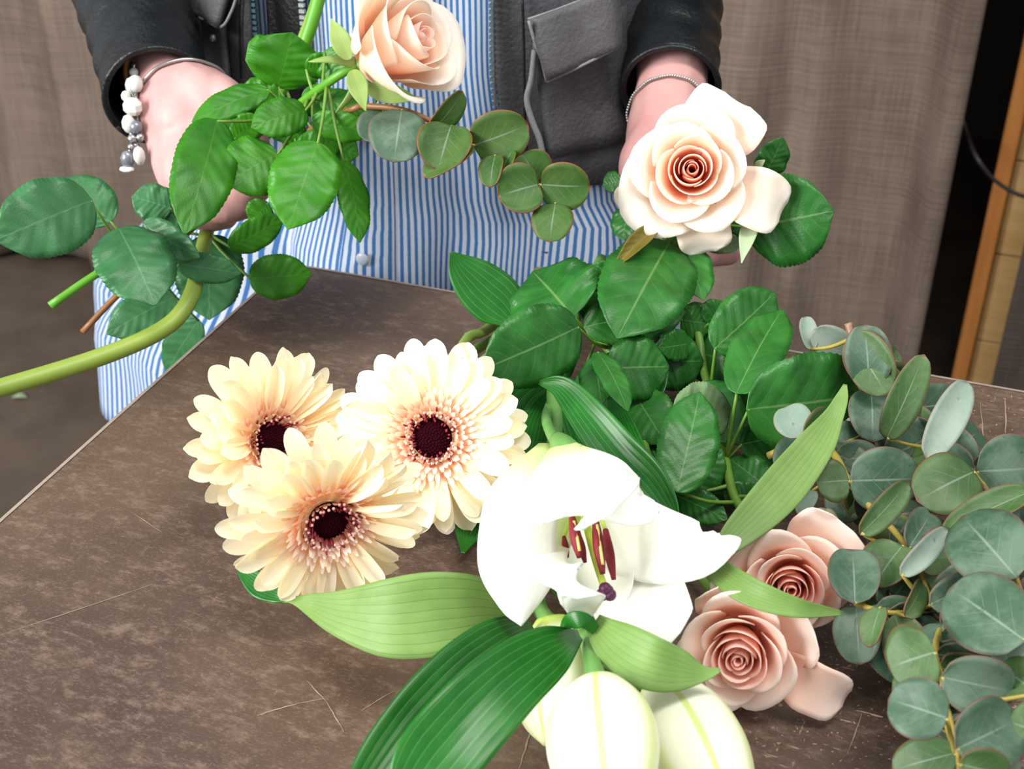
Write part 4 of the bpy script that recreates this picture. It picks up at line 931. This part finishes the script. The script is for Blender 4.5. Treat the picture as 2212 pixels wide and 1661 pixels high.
# ---------------------------------------------------------------- two pink roses lying at the front, with their leafy stems
def lying_rose(label, c, axis, R, H, stem, seed, leaves, spin, flare):
    st = pts(*stem); r_ = thing('rose', label, 'flower', st[-1])
    rose_head(r_, c, axis, R, H, (P_IN, P_MID, P_OUT), seed, spin=spin, n=22, upv=UP, flare=flare, open_=.85, sep=.55)
    tube('stem', [c]+st, .0027, ST_ROSE, r_, n=8); sp_ = spine(st)
    for a in leaves: leaf(r_, a[0], a[1], a[2], a[3], roll=a[4], stem=sp_, bend=a[5] if len(a) > 5 else .05, fold=.12)
    return r_
rC = lying_rose('pale pink rose lying on the table, crossed by a narrow lily leaf, beside eucalyptus', pt(1704, 1242, .018), toC*1.0-RT*.18-UP*.10, .0285, .036,
    ((1690, 1175, .012), (1640, 1135, .012), (1592, 1085, .014), (1572, 1020, .018), (1560, 940, .02), (1520, 800, .03), (1500, 700, .045), (1420, 620, .04), (1300, 590, .03)), 41,
    (((1612, 884, .055), (1890, 848, .040), 200, ROSEL, 10), ((1543, 753, .060), (1675, 631, .075), 118, ROSEL, 8), ((1590, 850, .062), (1690, 668, .07), 108, ROSEL, -14), ((1462, 1064, .032), (1512, 846, .060), 124, ROSEL, 6),
     ((1475, 1062, .015), (1560, 970, .03), 90, ROSED, 10), ((1455, 905, .048), (1580, 880, .045), 130, ROSEU, 5), ((1665, 1060, .015), (1575, 990, .02), 80, ROSED, 10), ((1450, 1065, .014), (1572, 1122, .010), 70, ROSED, -5),
     ((1500, 760, .03), (1620, 790, .03), 130, ROSED, 0), ((1540, 860, .02), (1660, 900, .02), 130, ROSED, 0), ((1470, 690, .05), (1540, 700, .05), 80, ROSED, 10), ((1600, 1010, .012), (1690, 1080, .01), 80, ROSED, 0), ((1520, 1000, .012), (1600, 1060, .008), 80, ROSED, 0), ((1600, 960, .03), (1740, 930, .03), 120, ROSED, 0), ((1640, 1080, .01), (1560, 1060, .012), 60, ROSED, 0), ((1510, 830, .035), (1600, 960, .03), 110, ROSED, 0), ((1530, 700, .05), (1560, 650, .06), 60, ROSED, 20)),
    1.0, ((5.6, .034, .020, .15), (1.2, .032, .022, .2)))
rD = lying_rose('pale pink rose lying on the table between the white lily and lily buds', pt(1606, 1368, .024), toC*1.0-RT*.26-UP*.22, .0275, .036,
    ((1560, 1300, .012), (1500, 1225, .012), (1430, 1080, .012), (1392, 960, .016), (1375, 880, .02), (1340, 790, .035), (1290, 725, .045), (1250, 650, .04), (1230, 590, .03)), 52,
    (((1250, 706, .070), (1042, 798, .060), 158, ROSEL, -10), ((1238, 684, .065), (1150, 586, .075), 195, ROSEL, 10), ((1261, 706, .055), (1482, 672, .055), 105, ROSEL, -20), ((1312, 796, .050), (1446, 792, .045), 135, ROSED, -8),
     ((1492, 742, .045), (1424, 752, .05), 66, ROSEL, 0), ((1288, 768, .050), (1300, 874, .045), 78, ROSEL, 15), ((1290, 760, .058), (1357, 888, .052), 52, ROSEL, -30), ((1300, 640, .05), (1330, 560, .07), 80, ROSEL, 20), ((1260, 690, .05), (1310, 640, .06), 70, ROSED, 10),
     ((1220, 740, .03), (1140, 830, .02), 110, ROSED, 0), ((1260, 800, .02), (1340, 900, .015), 120, ROSED, 0), ((1300, 690, .035), (1400, 720, .04), 100, ROSED, 0), ((1380, 900, .012), (1440, 1040, .01), 100, ROSED, 0), ((1340, 760, .03), (1430, 860, .03), 120, ROSED, 0), ((1370, 850, .03), (1440, 960, .02), 110, ROSED, 0), ((1400, 780, .03), (1520, 780, .03), 120, ROSED, 0)),
    2.2, ((4.25, .046, .013, -.12), (5.2, .029, .02, .25), (.1, .026, .018, .3)))
EUND = stem_mat('dry_sepal', '#c9c48c', '#ddd8b0')
for p0, p1 in (((1745, 1112, .028), (1800, 1112, .03)), ((1780, 1105, .03), (1808, 1126, .03))): tube('sepal', [pt(*p0), lerp(pt(*p0), pt(*p1), .5)+V((0, 0, .002)), pt(*p1)], [.0012, .0026, .0014], EUND, rC, n=6)

# ---------------------------------------------------------------- eucalyptus on the table
def pix(p): d = p-CAM; return 1106+F*d.dot(RT)/d.dot(FW)
EUQ = []
def euc(label, stem, m, leaves, r0=.0024, r1=.0012, minx=1880):
    st = pts(*stem); e = thing('eucalyptus_branch', label, 'branch', st[0]); tube('stem', st, [r0, (r0+r1)/2, r1], m, e, n=7, seg=len(st)*6); sp_ = spine(st, 60)
    EUQ.append((e, st, sp_, leaves, minx))
def euc_leaves(e, st, sp_, leaves, minx):
    for a in leaves: leaf(e, a[0], a[1], a[2], a[3], 'euc', roll=a[4] if len(a) > 4 else rnd.uniform(-15, 15), stem=sp_, petm=ST_EUC, bend=.05, mb=a[5] if len(a) > 5 else EUCP, name='leaf')
    n_ = len(st)*2+2
    for i in range(n_):   # lower leaves of the pairs, half hidden
        for try_ in range(10):
            q = sp_[int((.08+.88*i/n_)*60)]; a_ = rnd.uniform(0, 6.283); d_ = V((math.cos(a_), math.sin(a_), 0))
            b_ = q+d_*.001; zt = max(TZ+.006, q.z-rnd.uniform(.012, .030)); t_ = V((b_.x+d_.x*.028, b_.y+d_.y*.028, zt))
            if q.y > 0 or pix(t_) < minx: continue
            o = leaf(e, b_, t_, rnd.uniform(80, 110)*.9, rnd.choice((EUC, EUC, EUCG)), 'euc', roll=rnd.uniform(-20, 20), bend=.05, mb=EUCP)
            if COST[0] == 0 or try_ == 9: break
            bpy.data.objects.remove(o); REG.pop()
    return e
euc('long eucalyptus branch with rusty stem reaching from the far table edge past the scratches', ((1832, 698, .085), (1846, 745, .075), (1876, 836, .055), (1948, 882, .045), (2020, 930, .042), (2070, 980, .045), (2106, 1020, .050), (2150, 1098, .055), (2194, 1245, .060), (2225, 1330, .055)), ST_EUCB,
    (((1752, 756, .06), (1741, 688, .07), 30, EUCP), ((1834, 765, .055), (1762, 716, .07), 64, EUCP), ((1877, 834, .060), (1868, 709, .085), 84, EUC, 12), ((1885, 835, .05), (1935, 760, .06), 50, EUCG, 30), ((1878, 838, .045), (1945, 800, .05), 60, EUCP, 20), ((1880, 845, .04), (1880, 910, .03), 70, EUC, 10),
     ((1914, 950, .050), (1992, 776, .090), 62, EUCG, 10), ((1950, 884, .050), (2068, 868, .045), 82, EUC, 10), ((1950, 888, .038), (1935, 990, .03), 90, EUC, 0), ((2002, 990, .065), (2084, 832, .085), 62, EUCP, 10), ((2030, 935, .040), (1920, 985, .032), 92, EUC), ((2060, 965, .03), (2112, 935, .03), 62, EUC), ((2010, 950, .04), (1998, 1040, .035), 46, EUCG, 30),
     ((2106, 1018, .062), (1988, 1078, .058), 118, EUCG, 12), ((2108, 1018, .058), (2240, 1010, .055), 132, EUC, 8), ((2108, 1022, .045), (2092, 1104, .040), 74, EUC, 10), ((2106, 1030, .035), (2190, 1110, .03), 110, EUC), ((2225, 1062, .07), (2048, 1150, .055), 56, EUCG, 25), ((2150, 1095, .04), (2230, 1180, .04), 100, EUC),
     ((2196, 1248, .085), (2084, 1122, .080), 146, EUC, 6), ((2216, 1385, .080), (2060, 1276, .075), 150, EUC, 6), ((2190, 1250, .05), (2150, 1280, .045), 70, EUC), ((2235, 1390, .06), (2190, 1432, .06), 62, EUC), ((2200, 1180, .04), (2120, 1240, .03), 90, EUC)))
euc('eucalyptus branch with yellow stem running out from under the long pale lily leaf', ((1660, 985, .03), (1745, 950, .045), (1800, 980, .045), (1834, 1040, .045), (1882, 1098, .045), (1930, 1145, .045), (1965, 1190, .048), (1990, 1240, .045), (2012, 1300, .042)), ST_EUC,
    (((1730, 945, .065), (1700, 882, .07), 68, EUCP, 5), ((1742, 952, .065), (1792, 895, .07), 58, EUCG, 15), ((1748, 955, .050), (1688, 1016, .042), 76, EUC, 10), ((1805, 975, .035), (1872, 940, .035), 78, EUC), ((1834, 1038, .055), (1980, 1034, .055), 122, EUC, 5), ((1834, 1038, .055), (1768, 1042, .055), 78, EUCG, 10), ((1834, 1042, .035), (1822, 1124, .022), 76, EUC, 10),
     ((1858, 1154, .060), (1956, 1048, .072), 48, EUCG, 20), ((1900, 1100, .035), (1968, 1120, .03), 84, EUC), ((1950, 1178, .055), (1890, 1262, .048), 88, EUCG, 20), ((1964, 1182, .050), (2008, 1112, .052), 62, EUC, 10), ((1946, 1242, .062), (2040, 1148, .070), 40, EUCP, 15), ((1985, 1225, .050), (2062, 1160, .055), 76, EUCG, 10), ((1925, 1150, .03), (1880, 1180, .025), 80, EUC), ((1975, 1230, .04), (1930, 1240, .035), 60, EUC),
     ((1756, 1058, .03), (1730, 1110, .025), 32, EUCP, 20), ((2010, 1305, .05), (2105, 1258, .05), 62, EUC, 10), ((2005, 1290, .045), (2000, 1230, .05), 60, EUCG, 10), ((2010, 1310, .03), (2060, 1240, .03), 70, EUC), ((1880, 930, .03), (1830, 910, .03), 24, EUCP, 10)))
euc('short eucalyptus twig with small round leaves touching the pink rose', ((1848, 1304, .045), (1905, 1321, .048), (1953, 1323, .046), (2008, 1310, .042), (2060, 1290, .03)), ST_EUC,
    (((1847, 1304, .050), (1842, 1193, .055), 92, EUC, 4), ((1850, 1308, .045), (1856, 1428, .030), 84, EUC, 6), ((1902, 1312, .052), (1880, 1392, .046), 40, EUCG, 30), ((1905, 1320, .050), (1962, 1248, .052), 82, EUC, 10), ((1908, 1322, .040), (1945, 1362, .035), 76, EUC, 10), ((1955, 1330, .048), (1990, 1262, .05), 34, EUCG, 40), ((1958, 1322, .04), (1985, 1330, .038), 74, EUC, 10), ((1895, 1325, .03), (1900, 1300, .03), 60, EUCG)), .0014, .001, minx=1960)
euc('eucalyptus branch with big overlapping round leaves and yellow joints, farthest from the person', ((2085, 1700, .050), (2068, 1628, .052), (2048, 1556, .055), (2032, 1470, .055), (2020, 1412, .055), (2035, 1350, .045), (2080, 1280, .03)), ST_EUC,
    (((2022, 1408, .070), (1925, 1440, .060), 128, EUCG, 8), ((2040, 1370, .045), (2095, 1330, .045), 92, EUCG, 10), ((2024, 1412, .058), (2132, 1432, .055), 66, EUC, 20), ((2034, 1462, .066), (2182, 1492, .060), 108, EUC, 8), ((2030, 1480, .050), (1932, 1490, .040), 66, EUCG, 15), ((2048, 1552, .082), (1926, 1512, .080), 112, EUC, 5, EUCP), ((2030, 1430, .03), (1985, 1465, .03), 60, EUC),
     ((2066, 1618, .078), (2188, 1558, .075), 122, EUC, 6), ((2066, 1626, .062), (1935, 1662, .050), 84, EUCG, 10), ((2050, 1565, .04), (2100, 1530, .045), 66, EUC), ((2045, 1570, .035), (2005, 1600, .03), 62, EUC), ((2072, 1650, .08), (2170, 1672, .075), 80, EUCG, 10), ((2075, 1620, .05), (2200, 1640, .045), 110, EUC), ((2240, 1500, .06), (2164, 1440, .055), 84, EUCG, 10), ((2238, 1580, .075), (2182, 1560, .075), 92, EUCG, 10)), minx=1985)
for q_ in EUQ: euc_leaves(*q_)
